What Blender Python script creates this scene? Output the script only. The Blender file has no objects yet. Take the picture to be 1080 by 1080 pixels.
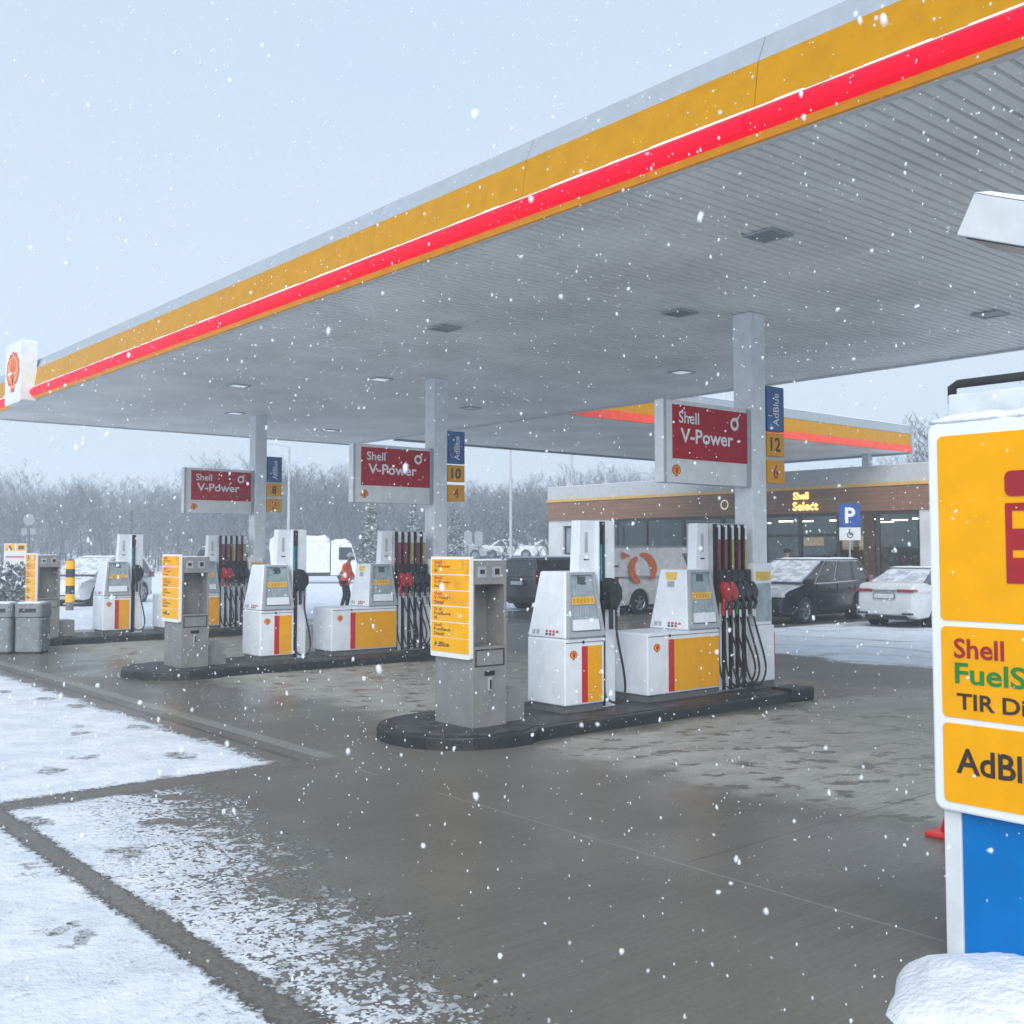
import bpy, bmesh, math, random
import numpy as np
from mathutils import Vector, Matrix
random.seed(7); RS = np.random.RandomState(7)
R = math.radians; PI = math.pi
S = bpy.context.scene
C = S.collection

# ------------------------------------------------------------------ node helpers
class V:
    """socket with arithmetic"""
    def __init__(s, nt, k): s.nt = nt; s.k = k
    def _m(s, op, o=None, o2=None):
        n = s.nt.nodes.new('ShaderNodeMath'); n.operation = op
        for i, a in enumerate((s, o, o2)):
            if a is None: continue
            if isinstance(a, V): s.nt.links.new(a.k, n.inputs[i])
            else: n.inputs[i].default_value = a
        return V(s.nt, n.outputs[0])
    def __add__(s, o): return s._m('ADD', o)
    def __radd__(s, o): return s._m('ADD', o)
    def __sub__(s, o): return s._m('SUBTRACT', o)
    def __rsub__(s, o): return V(s.nt, cst(s.nt, o))._m('SUBTRACT', s)
    def __mul__(s, o): return s._m('MULTIPLY', o)
    def __rmul__(s, o): return s._m('MULTIPLY', o)
    def max(s, o): return s._m('MAXIMUM', o)
    def min(s, o): return s._m('MINIMUM', o)
    def abs(s): return s._m('ABSOLUTE')
    def sm(s, a, b):
        n = s.nt.nodes.new('ShaderNodeMapRange'); n.interpolation_type = 'SMOOTHSTEP'
        s.nt.links.new(s.k, n.inputs[0]); n.inputs[1].default_value = min(a, b); n.inputs[2].default_value = max(a, b)
        if a > b: n.inputs[3].default_value = 1; n.inputs[4].default_value = 0
        return V(s.nt, n.outputs[0])
def cst(nt, v):
    n = nt.nodes.new('ShaderNodeValue'); n.outputs[0].default_value = v; return n.outputs[0]
def noise(nt, vec, scale, detail=4, rough=.55, sx=1, sy=1, sz=1):
    mp = nt.nodes.new('ShaderNodeMapping'); mp.inputs['Scale'].default_value = (sx, sy, sz)
    nt.links.new(vec, mp.inputs[0])
    n = nt.nodes.new('ShaderNodeTexNoise'); n.inputs['Scale'].default_value = scale
    n.inputs['Detail'].default_value = detail; n.inputs['Roughness'].default_value = rough
    nt.links.new(mp.outputs[0], n.inputs['Vector'])
    return V(nt, n.outputs[0])
def mix(nt, f, a, b):
    n = nt.nodes.new('ShaderNodeMix'); n.data_type = 'RGBA'
    def s(i, x):
        if isinstance(x, V): nt.links.new(x.k, n.inputs[i])
        elif hasattr(x, 'links'): nt.links.new(x, n.inputs[i])
        elif isinstance(x, (tuple, list)): n.inputs[i].default_value = (*x[:3], 1)
        else: n.inputs[i].default_value = x
    s(0, f); s(6, a); s(7, b)
    return n.outputs[2]
def newmat(name):
    m = bpy.data.materials.new(name); m.use_nodes = True
    return m, m.node_tree, m.node_tree.nodes['Principled BSDF']
def geo(nt): return nt.nodes.new('ShaderNodeNewGeometry')
def tc(nt): return nt.nodes.new('ShaderNodeTexCoord').outputs['Object']
MATS = {}
def mat_(): pass
def mat(name, col, rough=.5, metal=0, var=.08, dirt=.0, bump=0, scale=6, emit=None, es=1, coat=0, snowtop=0):
    if name in MATS: return MATS[name]
    m, nt, b = newmat(name)
    v = tc(nt)
    n1 = noise(nt, v, scale, 5); n2 = noise(nt, v, scale * 7, 3)
    dk = tuple(c * (1 - var * 2) for c in col); lt = tuple(min(1, c * (1 + var)) for c in col)
    c = mix(nt, n1.sm(.3, .7), dk, lt)
    if dirt:
        z = nt.nodes.new('ShaderNodeSeparateXYZ'); nt.links.new(v, z.inputs[0])
        low = V(nt, z.outputs[2]).sm(.55, -.02) * dirt
        sp = (noise(nt, v, 9, 6, .7, 1, 1, .35) + low * .25).sm(.52, .75) * dirt
        c = mix(nt, sp + low * .4, c, (.16, .15, .14))
    if snowtop:
        g = geo(nt); z = nt.nodes.new('ShaderNodeSeparateXYZ'); nt.links.new(g.outputs['Normal'], z.inputs[0])
        f = (V(nt, z.outputs[2]) + (n2 - .5) * .7).sm(.35, .65) * snowtop
        c = mix(nt, f, c, (.8, .84, .88))
    nt.links.new(c, b.inputs['Base Color'])
    r = n2 * .25 + (rough - .12); nt.links.new(r.k, b.inputs['Roughness'])
    b.inputs['Metallic'].default_value = metal
    if name.startswith(('fascia', 'light_bar', 'board_y', 'price_o', 'yellow', 'sign_red', 'panel_blue')): b.inputs['Specular IOR Level'].default_value = .10
    if coat: b.inputs['Coat Weight'].default_value = coat; b.inputs['Coat Roughness'].default_value = .08
    if bump:
        bn = nt.nodes.new('ShaderNodeBump'); bn.inputs['Strength'].default_value = bump; bn.inputs['Distance'].default_value = .02
        nt.links.new(n2.k, bn.inputs['Height']); nt.links.new(bn.outputs[0], b.inputs['Normal'])
    if emit:
        b.inputs['Emission Color'].default_value = (*emit, 1); b.inputs['Emission Strength'].default_value = es
    MATS[name] = m
    return m
white = mat('painted_white', (.76, .81, .87), .35, dirt=.14, var=.03)
offwhite = mat('off_white_plastic', (.66, .69, .71), .45, dirt=.1, var=.04)
signgrey = mat('sign_casing', (.66, .69, .70), .45, var=.04)
colm = mat('column_paint', (.74, .79, .83), .45, dirt=.10, var=.04)
grey = mat('grey_metal', (.27, .27, .265), .45, metal=.25, dirt=.14, var=.05)
dgrey = mat('dark_grey_metal', (.13, .135, .14), .5, var=.06)
lgrey = mat('light_grey_frame', (.36, .39, .42), .4, var=.04)
black = mat('black_rubber', (.018, .018, .02), .5, var=.1)
kerbm = mat('black_kerb', (.022, .024, .027), .42, var=.15, bump=.3)
kerbtop = mat('island_top', (.06, .06, .062), .55, var=.3, bump=.4, snowtop=0)
yel = mat('yellow_vinyl', (.82, .38, .004), .35, var=.03, dirt=.12)
yel2 = mat('yellow_panel', (.88, .43, .004), .4, var=.03)
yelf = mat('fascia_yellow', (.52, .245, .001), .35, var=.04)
orange = mat('fascia_orange', (.95, .36, .015), .4, var=.04)
red = mat('red_vinyl', (.50, .012, .02), .4, var=.04)
redp = mat('sign_red', (.40, .006, .02), .45, var=.06)
redbar = mat('light_bar_red', (.55, .002, .02), .4, var=.03, emit=(1, .002, .03), es=.50)
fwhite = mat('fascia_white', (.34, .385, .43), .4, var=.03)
soff = mat('soffit_sheet', (.84, .845, .845), .42, metal=0, var=.07, scale=.6)
blue = mat('sign_blue', (.01, .10, .30), .4, var=.05)
blue2 = mat('panel_blue', (.002, .155, .46), .35, var=.04)
tealm = mat('teal_sticker', (.03, .34, .38), .4, var=.05)
glassd = mat('car_glass', (.02, .028, .03), .12, var=.1, coat=1)
screen = mat('display_glass', (.30, .38, .42), .15, var=.12)
lcd = mat('lcd', (.06, .08, .09), .2, var=.1)
snow = mat('snow', (.80, .84, .89), .75, var=.05, bump=.8, scale=4)
chrome = mat('chrome', (.5, .52, .54), .25, metal=.9, var=.05)
textw = mat('white_lettering', (.75, .75, .77), .5, var=.02)
textb = mat('dark_lettering', (.035, .02, .012), .5, var=.05)
textr = mat('red_lettering', (.42, .01, .015), .5, var=.05)
textg = mat('green_lettering', (.012, .20, .03), .5, var=.05)
noz_red = mat('nozzle_red', (.42, .02, .03), .4, var=.1)
noz_blk = mat('nozzle_black', (.02, .022, .025), .4, var=.2)
pastel_y = mat('grade_label_yellow', (.50, .40, .12), .4, var=.1)
pastel_r = mat('grade_label_red', (.30, .05, .07), .4, var=.1)
lit = mat('lit_lettering', (.9, .75, .2), .5, emit=(1, .70, .18), es=1.5)

# ------------------------------------------------------------------ mesh helpers
class MB:
    def __init__(s): s.v = []; s.f = []; s.m = []
    def quad(s, pts, mi=0):
        b = len(s.v); s.v += [tuple(p) for p in pts]; s.f.append(tuple(range(b, b + len(pts)))); s.m.append(mi); return s
    def hexa(s, p, mi=0):   # 8 points: bottom 4 ccw, top 4 ccw
        b = len(s.v); s.v += [tuple(q) for q in p]
        for f in ((3, 2, 1, 0), (4, 5, 6, 7), (0, 1, 5, 4), (1, 2, 6, 5), (2, 3, 7, 6), (3, 0, 4, 7)):
            s.f.append(tuple(b + i for i in f)); s.m.append(mi)
        return s
    def box(s, x0, x1, y0, y1, z0, z1, mi=0):
        return s.hexa([(x0, y0, z0), (x1, y0, z0), (x1, y1, z0), (x0, y1, z0), (x0, y0, z1), (x1, y0, z1), (x1, y1, z1), (x0, y1, z1)], mi)
    def prism(s, pts, fn, d0, d1, mi=0, ends=True):  # pts 2d; fn(u,v,d)->xyz
        n = len(pts); b = len(s.v)
        s.v += [tuple(fn(u, w, d0)) for u, w in pts] + [tuple(fn(u, w, d1)) for u, w in pts]
        for i in range(n):
            j = (i + 1) % n; s.f.append((b + i, b + j, b + n + j, b + n + i)); s.m.append(mi)
        if ends:
            s.f.append(tuple(range(b + n - 1, b - 1, -1))); s.m.append(mi)
            s.f.append(tuple(range(b + n, b + 2 * n))); s.m.append(mi)
        return s
    def tube(s, path, r, n=8, mi=0, cap=True):
        P = [Vector(p) for p in path]; rr = r if isinstance(r, (list, tuple)) else [r] * len(P)
        b = len(s.v); up = Vector((.13, .21, .97))
        for i, p in enumerate(P):
            t = (P[min(i + 1, len(P) - 1)] - P[max(i - 1, 0)]).normalized()
            a = t.cross(up)
            if a.length < .2: a = t.cross(Vector((1, 0, 0)))
            a.normalize(); c = t.cross(a).normalized()
            for k in range(n):
                q = p + (a * math.cos(2 * PI * k / n) + c * math.sin(2 * PI * k / n)) * rr[i]; s.v.append(tuple(q))
        for i in range(len(P) - 1):
            for k in range(n):
                k2 = (k + 1) % n
                s.f.append((b + i * n + k, b + i * n + k2, b + (i + 1) * n + k2, b + (i + 1) * n + k)); s.m.append(mi)
        if cap:
            s.f.append(tuple(b + k for k in range(n))); s.m.append(mi)
            s.f.append(tuple(b + (len(P) - 1) * n + k for k in range(n - 1, -1, -1))); s.m.append(mi)
        return s
    def build(s, name, mats, parent=None, bevel=0, smooth=False, seg=2, loc=None):
        me = bpy.data.meshes.new(name); me.from_pydata(s.v, [], s.f)
        if not isinstance(mats, (list, tuple)): mats = [mats]
        for m in mats: me.materials.append(m)
        me.polygons.foreach_set('material_index', s.m)
        bm = bmesh.new(); bm.from_mesh(me); bmesh.ops.recalc_face_normals(bm, faces=bm.faces); bm.to_mesh(me); bm.free()
        if smooth: me.polygons.foreach_set('use_smooth', [True] * len(me.polygons))
        o = bpy.data.objects.new(name, me); C.objects.link(o)
        if parent: o.parent = parent
        if loc: o.location = loc
        if bevel:
            md = o.modifiers.new('bevel', 'BEVEL'); md.width = bevel; md.segments = seg; md.limit_method = 'ANGLE'; md.angle_limit = R(35)
        return o
def tag(o, label=None, cat=None, group=None, kind=None):
    if label: o['label'] = label
    if cat: o['category'] = cat
    if group: o['group'] = group
    if kind: o['kind'] = kind
    return o
def empty(name, loc, label=None, cat=None, group=None, rz=0):
    o = bpy.data.objects.new(name, None); C.objects.link(o); o.empty_display_size = .1
    o.location = loc; o.rotation_euler = (0, 0, rz); return tag(o, label, cat, group)
def copy_tree(o, parent=None):
    c = o.copy(); C.objects.link(c)
    if parent: c.parent = parent
    for ch in [x for x in KIDS.get(o.name, [])]: copy_tree(ch, c)
    return c
KIDS = {}
def index_children():
    KIDS.clear()
    for o in bpy.data.objects:
        if o.parent: KIDS.setdefault(o.parent.name, []).append(o)
def text(name, s, m, parent, plane, x, z, y, w=None, h=None, bold=.012, align='L', depth=.002):
    """plane F: faces -Y (x->+X) at Y=y.  plane L: faces -X (x->-Y) at X=y."""
    cu = bpy.data.curves.new('t', 'FONT'); cu.body = s; cu.size = 1; cu.offset = bold; cu.resolution_u = 3; cu.extrude = 0
    cu.space_line = .95
    t = bpy.data.objects.new('t', cu); me = bpy.data.meshes.new_from_object(t)
    bpy.data.objects.remove(t); bpy.data.curves.remove(cu)
    me.name = name; vs = [v.co.copy() for v in me.vertices]
    x0 = min(v.x for v in vs); x1 = max(v.x for v in vs); y0 = min(v.y for v in vs); y1 = max(v.y for v in vs)
    sx = (w / (x1 - x0)) if w else None; sy = (h / (y1 - y0)) if h else None
    sx = sx or sy; sy = sy or sx
    off = 0 if align == 'L' else -(x1 - x0) * sx / 2
    for v, c in zip(me.vertices, vs):
        a = x + off + (c.x - x0) * sx if plane == 'F' else x - off - (c.x - x0) * sx
        b = z + (c.y - y0) * sy
        v.co = (a, y, b) if plane == 'F' else (y, a, b)
    me.materials.clear(); me.materials.append(m)
    o = bpy.data.objects.new(name, me); C.objects.link(o)
    if parent: o.parent = parent
    return o
def pecten_pts(r):
    pts = [(-.30 * r, -.95 * r), (.30 * r, -.95 * r), (.34 * r, -.62 * r), (.72 * r, -.55 * r)]
    n = 36
    for i in range(n + 1):
        th = R(-18) + (PI + R(36)) * i / n
        rad = r * (1 + .045 * math.cos(7 * 2 * PI * i / n + PI))
        pts.append((rad * math.cos(th) * 1.05, rad * math.sin(th) * .95 + .02 * r))
    return pts + [(-.72 * r, -.55 * r), (-.34 * r, -.62 * r)]
def emblem(parent, plane, x, z, y, r, ribs=False):
    mb = MB()
    if plane == 'F': fn = lambda u, w, d: (x + u, y - d, z + w)
    else: fn = lambda u, w, d: (y - d, x - u, z + w)
    mb.prism(pecten_pts(r), fn, 0, .004, 0)
    mb.prism(pecten_pts(r * .82), fn, .002, .007, 1)
    for k in (-2, -1, 0, 1, 2):
        a = PI / 2 + k * .42; e = (math.cos(a) * r * .70, math.sin(a) * r * .70); wv = r * .045
        mb.prism([(-wv, -.62 * r), (wv, -.62 * r), (e[0] + wv, e[1]), (e[0] - wv, e[1])], fn, .006, .010, 0)
    return mb.build('emblem', [red if not ribs else mat('emblem_red', (.62, .03, .02), .4), yel if not ribs else mat('emblem_orange', (.85, .30, .04), .4)], parent)
def rrect(x0, x1, z0, z1, r, n=5):
    pts = []
    for cx, cz, a0 in ((x1 - r, z0 + r, -90), (x1 - r, z1 - r, 0), (x0 + r, z1 - r, 90), (x0 + r, z0 + r, 180)):
        for i in range(n + 1):
            a = R(a0 + 90 * i / n); pts.append((cx + r * math.cos(a), cz + r * math.sin(a)))
    return pts
def snow_slab(name, parent, x0, x1, y0, y1, z, t=.04, n=14, edge=.02, seed=0):
    """lumpy snow lying on a flat top"""
    rs = np.random.RandomState(seed); nx = max(3, int(n * (x1 - x0) / max(x1 - x0, y1 - y0))); ny = max(3, int(n * (y1 - y0) / max(x1 - x0, y1 - y0)))
    mb = MB(); H = rs.rand(nx + 1, ny + 1)
    H = (H + np.roll(H, 1, 0) + np.roll(H, 1, 1)) / 3
    idx = {}
    for i in range(nx + 1):
        for j in range(ny + 1):
            e = i in (0, nx) or j in (0, ny)
            x = x0 + (x1 - x0) * i / nx; y = y0 + (y1 - y0) * j / ny
            if e: x += (rs.rand() - .5) * edge; y += (rs.rand() - .5) * edge
            idx[i, j] = len(mb.v); mb.v.append((x, y, z + (t * .45 if e else t * (.6 + .8 * H[i, j]))))
    for i in range(nx):
        for j in range(ny): mb.f.append((idx[i, j], idx[i + 1, j], idx[i + 1, j + 1], idx[i, j + 1])); mb.m.append(0)
    ring = [(i, 0) for i in range(nx)] + [(nx, j) for j in range(ny)] + [(i, ny) for i in range(nx, 0, -1)] + [(0, j) for j in range(ny, 0, -1)]
    b = len(mb.v)
    for k in ring: q = mb.v[idx[k]]; mb.v.append((q[0], q[1], z))
    for a in range(len(ring)):
        c = (a + 1) % len(ring); mb.f.append((idx[ring[a]], b + a, b + c, idx[ring[c]])); mb.m.append(0)
    mb.f.append(tuple(b + k for k in range(len(ring)))); mb.m.append(0)
    return mb.build(name, snow, parent, smooth=True)

# ------------------------------------------------------------------ camera, world, sun
cam = bpy.data.cameras.new('camera'); co = bpy.data.objects.new('camera', cam); C.objects.link(co)
cam.sensor_width = 36; cam.lens = 1131 / 1080 * 36; cam.clip_end = 3000; cam.clip_start = .05
pitch = R(3.0); co.location = (0, 0, 1.9); co.rotation_euler = (PI / 2 + pitch, 0, R(-40))
cam.shift_y = -((580 - 1131 * math.tan(pitch)) - 540) * -1 / 1080
S.camera = co
cam.dof.use_dof = True; cam.dof.focus_distance = 10; cam.dof.aperture_fstop = 7.5
W = bpy.data.worlds.new('World'); S.world = W; W.use_nodes = True
nt = W.node_tree; bg = nt.nodes['Background']
sky = nt.nodes.new('ShaderNodeTexSky'); sky.sky_type = 'NISHITA'; sky.sun_disc = False
SUN_EL = R(32); SUN_AZ = R(226)
sky.sun_elevation = SUN_EL; sky.sun_rotation = SUN_AZ; sky.dust_density = 4; sky.air_density = 1.2
gen = nt.nodes.new('ShaderNodeTexCoord').outputs['Generated']
sp = nt.nodes.new('ShaderNodeSeparateXYZ'); nt.links.new(gen, sp.inputs[0])
cl = noise(nt, gen, 1.4, 5, .5, 1, 1, 2.5)
fz = V(nt, sp.outputs[2]).sm(0, .8) * .75 + (cl - .5) * .9
ov = mix(nt, fz, (5.3, 6.05, 6.95), (4.3, 5.6, 7.2))
c2 = mix(nt, .88, sky.outputs[0], ov)
nt.links.new(c2, bg.inputs[0]); bg.inputs[1].default_value = .105
sl = bpy.data.lights.new('sun', 'SUN'); sl.energy = 2.3; sl.angle = R(55); sl.color = (1, .985, .96)
so = bpy.data.objects.new('sun', sl); C.objects.link(so)
d = Vector((math.sin(SUN_AZ) * math.cos(SUN_EL), math.cos(SUN_AZ) * math.cos(SUN_EL), math.sin(SUN_EL)))
so.rotation_euler = d.to_track_quat('Z', 'Y').to_euler(); so.location = d * 40 + Vector((8, 8, 0))
S.view_settings.view_transform = 'Standard'; S.view_settings.look = 'None'; S.view_settings.gamma = 1; S.view_settings.exposure = 0.42
S.cycles.use_denoising = True
S.cycles.volume_bounces = 1; S.cycles.max_bounces = 6; S.cycles.transparent_max_bounces = 6
S.cycles.volume_step_rate = 1

# ------------------------------------------------------------------ ground
def hgt(x, y):
    h = 1.2 * np.exp(-(((x - 54) / 11) ** 2 + ((y - 66) / 11) ** 2) ** 2)
    return h + .02 * np.sin(x * .31) * np.sin(y * .27) * (np.hypot(x, y) > 60)
def grid_axis():
    a = [-240., -160, -110, -70, -40, -25, -15, -8, -4]
    a += list(np.arange(-2, 31, 1.5)) + list(np.arange(31, 83, 2)) + [86, 92, 110, 140, 180, 240]
    return np.array(a)
ax = grid_axis(); mb = MB(); n = len(ax)
for i, x in enumerate(ax):
    for j, y in enumerate(ax): mb.v.append((float(x), float(y), float(hgt(x, y))))
for i in range(n - 1):
    for j in range(n - 1): mb.f.append((i * n + j, (i + 1) * n + j, (i + 1) * n + j + 1, i * n + j + 1)); mb.m.append(0)
gm, nt, b = newmat('wet_concrete_and_snow')
g = geo(nt); P = g.outputs['Position']; sp = nt.nodes.new('ShaderNodeSeparateXYZ'); nt.links.new(P, sp.inputs[0])
X = V(nt, sp.outputs[0]); Y = V(nt, sp.outputs[1])
nb = noise(nt, P, .55, 5, .6); nm = noise(nt, P, 2.3, 6, .65); nf = noise(nt, P, 9, 6, .7); nff = noise(nt, P, 34, 5, .7)
ncl = noise(nt, P, 17, 3, .6, .75, 1, 1); nbig = noise(nt, P, .18, 3)
streak = noise(nt, P, 5, 6, .7, .12, 3.2, 1); broom = noise(nt, P, 14, 4, .7, .05, 3, 1)
# --- snow coverage
wob = (nm - .5) * .9
nearY = Y.sm(8.66, 8.60)                      # 1 in front of the cross drain
farY = 1 - nearY
xn = X + (nb - .5) * 1.5 + (nm - .5) * .9
thrB = xn + (8 - Y) * .19 - .06
grain_ = noise(nt, P, 11, 5, .75, .8, 1.1, 1)
covB = (thrB.sm(4.35, 2.5) + (grain_ - .5) * 1.5 * (1 - (thrB.sm(4.35, 2.5) - .5).abs() * 1.3)).max(.0).min(1.0) * thrB.sm(4.1, 3.6) - (noise(nt, P, 1.7, 3, .5) ).sm(.60, .68) * .55 * thrB.sm(2.2, 2.9)
full = X.sm(2.22, 2.16)
covC = full * (.72 + nm * .5 + (nf - .5) * .4)
covD = (X + (nm - .5) * .5 + (nff - .5) * .55 + (nf - .5) * .3).sm(4.72, 4.5)
left = nearY * (covB.max(covC)) + farY * covD
trk = ((noise(nt, P, .16, 2, .4) - .5) * 9 + X * .25)
tw = nt.nodes.new('ShaderNodeMath'); tw.operation = 'PINGPONG'; nt.links.new(trk.k, tw.inputs[0]); tw.inputs[1].default_value = .55
track = V(nt, tw.outputs[0]).sm(.12, .02) * X.sm(31, 24)
snX = (X + (nb - .5) * 2.2 + (nf - .5) * .7).sm(16.0, 16.5)
link = (X.sm(16, 17)) * (Y + (nm - .5) * .6).sm(15.8, 16.3) * (Y + (nm - .5) * .8).sm(25.9, 25.3) * X.sm(31.3, 31)
right = snX * (1 - link) * (1 - track * .28)
back = (Y + (nb - .5) * 1.5 + (nf - .5) * .5).sm(26.0, 26.6) * X.sm(4.9, 5.2)
cov = left.max(right).max(back)
# gutters
dgx = ((X - 2.19).abs() + (nf - .5) * .16 + (nff - .5) * .10).sm(.11, .05) * Y.sm(8.7, 8.5)
dgy = ((Y - 8.60).abs() + (nf - .5) * .14 + (nff - .5) * .12).sm(.24, .10) * X.sm(5.15, 5.0)
dgl = ((X - 4.95).abs() + (nf - .5) * .03).sm(.11, .07) * Y.sm(8.5, 8.7)
gut = dgx.max(dgy * (.65 + X.sm(2.0, 3.5) * .35)).max(dgl)
cov = cov * (1 - gut * (.97 - (nff - .5) * .8))
# footprints in snow
vo = nt.nodes.new('ShaderNodeTexVoronoi'); vo.voronoi_dimensions = '2D'; vo.inputs['Scale'].default_value = 1.25; vo.inputs['Randomness'].default_value = 1
mpv = nt.nodes.new('ShaderNodeMapping'); mpv.inputs['Scale'].default_value = (1, .62, 1); nt.links.new(P, mpv.inputs[0]); nt.links.new(mpv.outputs[0], vo.inputs['Vector'])
def cells(sc, seed):
    v_ = nt.nodes.new('ShaderNodeTexVoronoi'); v_.voronoi_dimensions = '2D'; v_.inputs['Scale'].default_value = sc
    m_ = nt.nodes.new('ShaderNodeMapping'); m_.inputs['Location'].default_value = (seed, seed, 0); m_.inputs['Rotation'].default_value = (0, 0, seed)
    nt.links.new(P, m_.inputs[0]); nt.links.new(m_.outputs[0], v_.inputs['Vector'])
    sc_x = nt.nodes.new('ShaderNodeSeparateColor'); nt.links.new(v_.outputs['Color'], sc_x.inputs[0])
    return V(nt, v_.outputs['Distance']), V(nt, sc_x.outputs[0])
foot = (V(nt, vo.outputs['Distance']) + (nf - .5) * .34).sm(.17, .06) * (nb + (nm - .5) * .8).sm(.48, .56) * X.sm(6, 5)
cov = cov * (1 - foot * (.10 + nff * .6))
crack = (nff - .5) * .3 + (ncl - .5) * .25
d1, c1 = cells(24, 1.3); d2, c2_ = cells(56, 4.1)
cj = cov + (nff - .5) * .35 + (nf - .5) * .25
g1 = (cj - c1 * .95 - .02 - d1 * .35).sm(-.02, .10); g2 = (cj - c2_ * .95 - .03 - d2 * .3).sm(-.02, .12)
covs = (g1 * .8).max(g2).max(cov.sm(.72, .98)) * cov.sm(.02, .10)
# --- concrete
dry = (X + (nb - .5) * .8 + (nm - .5) * .5).sm(6.5, 7.3) * (X + (nb - .5) * 2).sm(14.6, 12.6)
bx = (Y + (nb - .5) * 2.2)
dry = dry * (bx.sm(8.1, 7.7).max(bx.sm(9.6, 10.2) * bx.sm(15.3, 14.9)).max(bx.sm(17.0, 17.6) * bx.sm(22.4, 22)))
mpr = nt.nodes.new('ShaderNodeMapping'); mpr.inputs['Rotation'].default_value = (0, 0, R(30)); nt.links.new(P, mpr.inputs[0])
spl = (noise(nt, mpr.outputs[0], 3.4, 4, .6, .9, 1.3, 1) + (nb - .5) * .25).sm(.56, .585)
dry = dry * (1 - spl * .95) * (.78 + (streak).sm(.35, .6) * .22)
wet = mix(nt, nb.sm(.3, .7), (.108, .102, .086), (.150, .142, .120))
wet = mix(nt, broom.sm(.35, .75) * .5, wet, (.20, .19, .165))
wet = mix(nt, streak.sm(.62, .8) * .35, wet, (.045, .043, .04))
dc = mix(nt, nm.sm(.3, .7), (.33, .325, .29), (.46, .45, .41))
con = mix(nt, dry, wet, dc); con = mix(nt, (nff.sm(.35, .7) * .22), con, (.05, .047, .04))
joint = (X - 5.03).abs().sm(.010, .003) * Y.sm(8.4, 8.2) * (noise(nt, P, 1.1, 3).sm(.42, .55).max(Y.sm(4.7, 4.4)))
j2 = ((X - 10.6).abs().sm(.012, .006)).max((Y - 12.2).abs().sm(.012, .006)).max((Y - 4.4).abs().sm(.010, .005)) * X.sm(5, 5.2)
con = mix(nt, joint * .42, con, (.42, .42, .40))
con = mix(nt, j2 * .6, con, (.05, .05, .045)); con = mix(nt, ((X - 5.12).abs().sm(.10, .06)) * Y.sm(8.6, 8.8) * .5, con, (.30, .30, .28)); con = mix(nt, ((X - 4.82).abs().sm(.03, .01)) * Y.sm(8.6, 8.8) * .7, con, (.03, .03, .03))  # pale strip paints the wet channel's bright reflection; dark line is the kerb
gc = mix(nt, nff.sm(.35, .65), (.06, .055, .045), (.19, .18, .15))
con = mix(nt, gut * .8, con, gc)
sc_ = mix(nt, nm.sm(.3, .75), (.66, .71, .78), (.86, .89, .92)); sc_ = mix(nt, (noise(nt, P, 1.3, 5, .7)).sm(.52, .7) * .4, sc_, (.45, .47, .50))
sc_ = mix(nt, foot * .5, sc_, (.50, .51, .52))
slush = mix(nt, cov.sm(.2, .8), (.30, .31, .31), sc_)
col = mix(nt, covs, con, slush)
nt.links.new(col, b.inputs['Base Color'])
pud = (nbig + (nb - .5) * .4).sm(.45, .62)
ro = (.44 - pud * .2 + dry * .35 + (nff - .5) * .12) * (1 - covs) + covs * .8
nt.links.new(ro.k, b.inputs['Roughness'])
b.inputs['Specular IOR Level'].default_value = .45
bn = nt.nodes.new('ShaderNodeBump'); bn.inputs['Strength'].default_value = .9; bn.inputs['Distance'].default_value = .05
hh = covs * (.5 + nf * .5 + nff * .2 + (1 - foot) * .8 + nm * 1.2) + (1 - covs) * (broom * .03 + nff * .04) - gut * .3
nt.links.new(hh.k, bn.inputs['Height']); nt.links.new(bn.outputs[0], b.inputs['Normal'])
tag(mb.build('ground', gm, smooth=True), kind='structure')
tag(MB().box(28.95, 31.15, 10, 34.7, -.02, .14).build('pavement', mat('pavement_slabs', (.30, .30, .29), .7, var=.2, snowtop=.8), bevel=.01), kind='structure')

# falling snow: flakes spread evenly through the air
def falling_snow():
    bm = bmesh.new(); bmesh.ops.create_icosphere(bm, subdivisions=1, radius=1)
    B = np.array([v.co[:] for v in bm.verts]); F = np.array([[v.index for v in f.verts] for f in bm.faces]); bm.free(); nb_ = len(B)
    n = 120000
    P = np.stack([-1 + 24 * RS.rand(n) ** 1.35, -2 + 26 * RS.rand(n) ** 1.35, RS.uniform(.1, 8, n)], 1)
    under = (P[:, 0] > 7.5) & (P[:, 0] < 16.5) & (P[:, 1] < 27)
    keep = (np.linalg.norm(P - np.array([0, 0, 1.9]), axis=1) > 1.7) & (~under | (RS.rand(n) < .10)) & ~((P[:, 0] > 6.3) & (P[:, 0] < 17) & (P[:, 2] > 4.9) & (P[:, 2] < 6.1))
    P = P[keep]; n = len(P)
    s = np.exp(RS.normal(math.log(.0031), .42, n)); s = np.minimum(s, .0075)
    vv = B[None] * (1 + RS.uniform(-.45, .45, (n, nb_, 1))) * s[:, None, None]
    ang = RS.uniform(0, PI, n); c, si = np.cos(ang)[:, None], np.sin(ang)[:, None]
    vv = np.stack([vv[..., 0] * c - vv[..., 2] * si * .6, vv[..., 1], vv[..., 0] * si * .6 + vv[..., 2] * c * 1.7], 2) + P[:, None]
    v = vv.reshape(-1, 3); f = (F[None] + (np.arange(n) * nb_)[:, None, None]).reshape(-1, 3)
    me = bpy.data.meshes.new('falling_snow'); me.from_pydata(v.tolist(), [], f.tolist()); me.materials.append(flm)
    me.polygons.foreach_set('use_smooth', [True] * len(me.polygons))
    o = bpy.data.objects.new('falling_snow', me); C.objects.link(o)
    tag(o, 'white snowflakes falling through the air over the forecourt', 'falling snow', kind='stuff')
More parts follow.
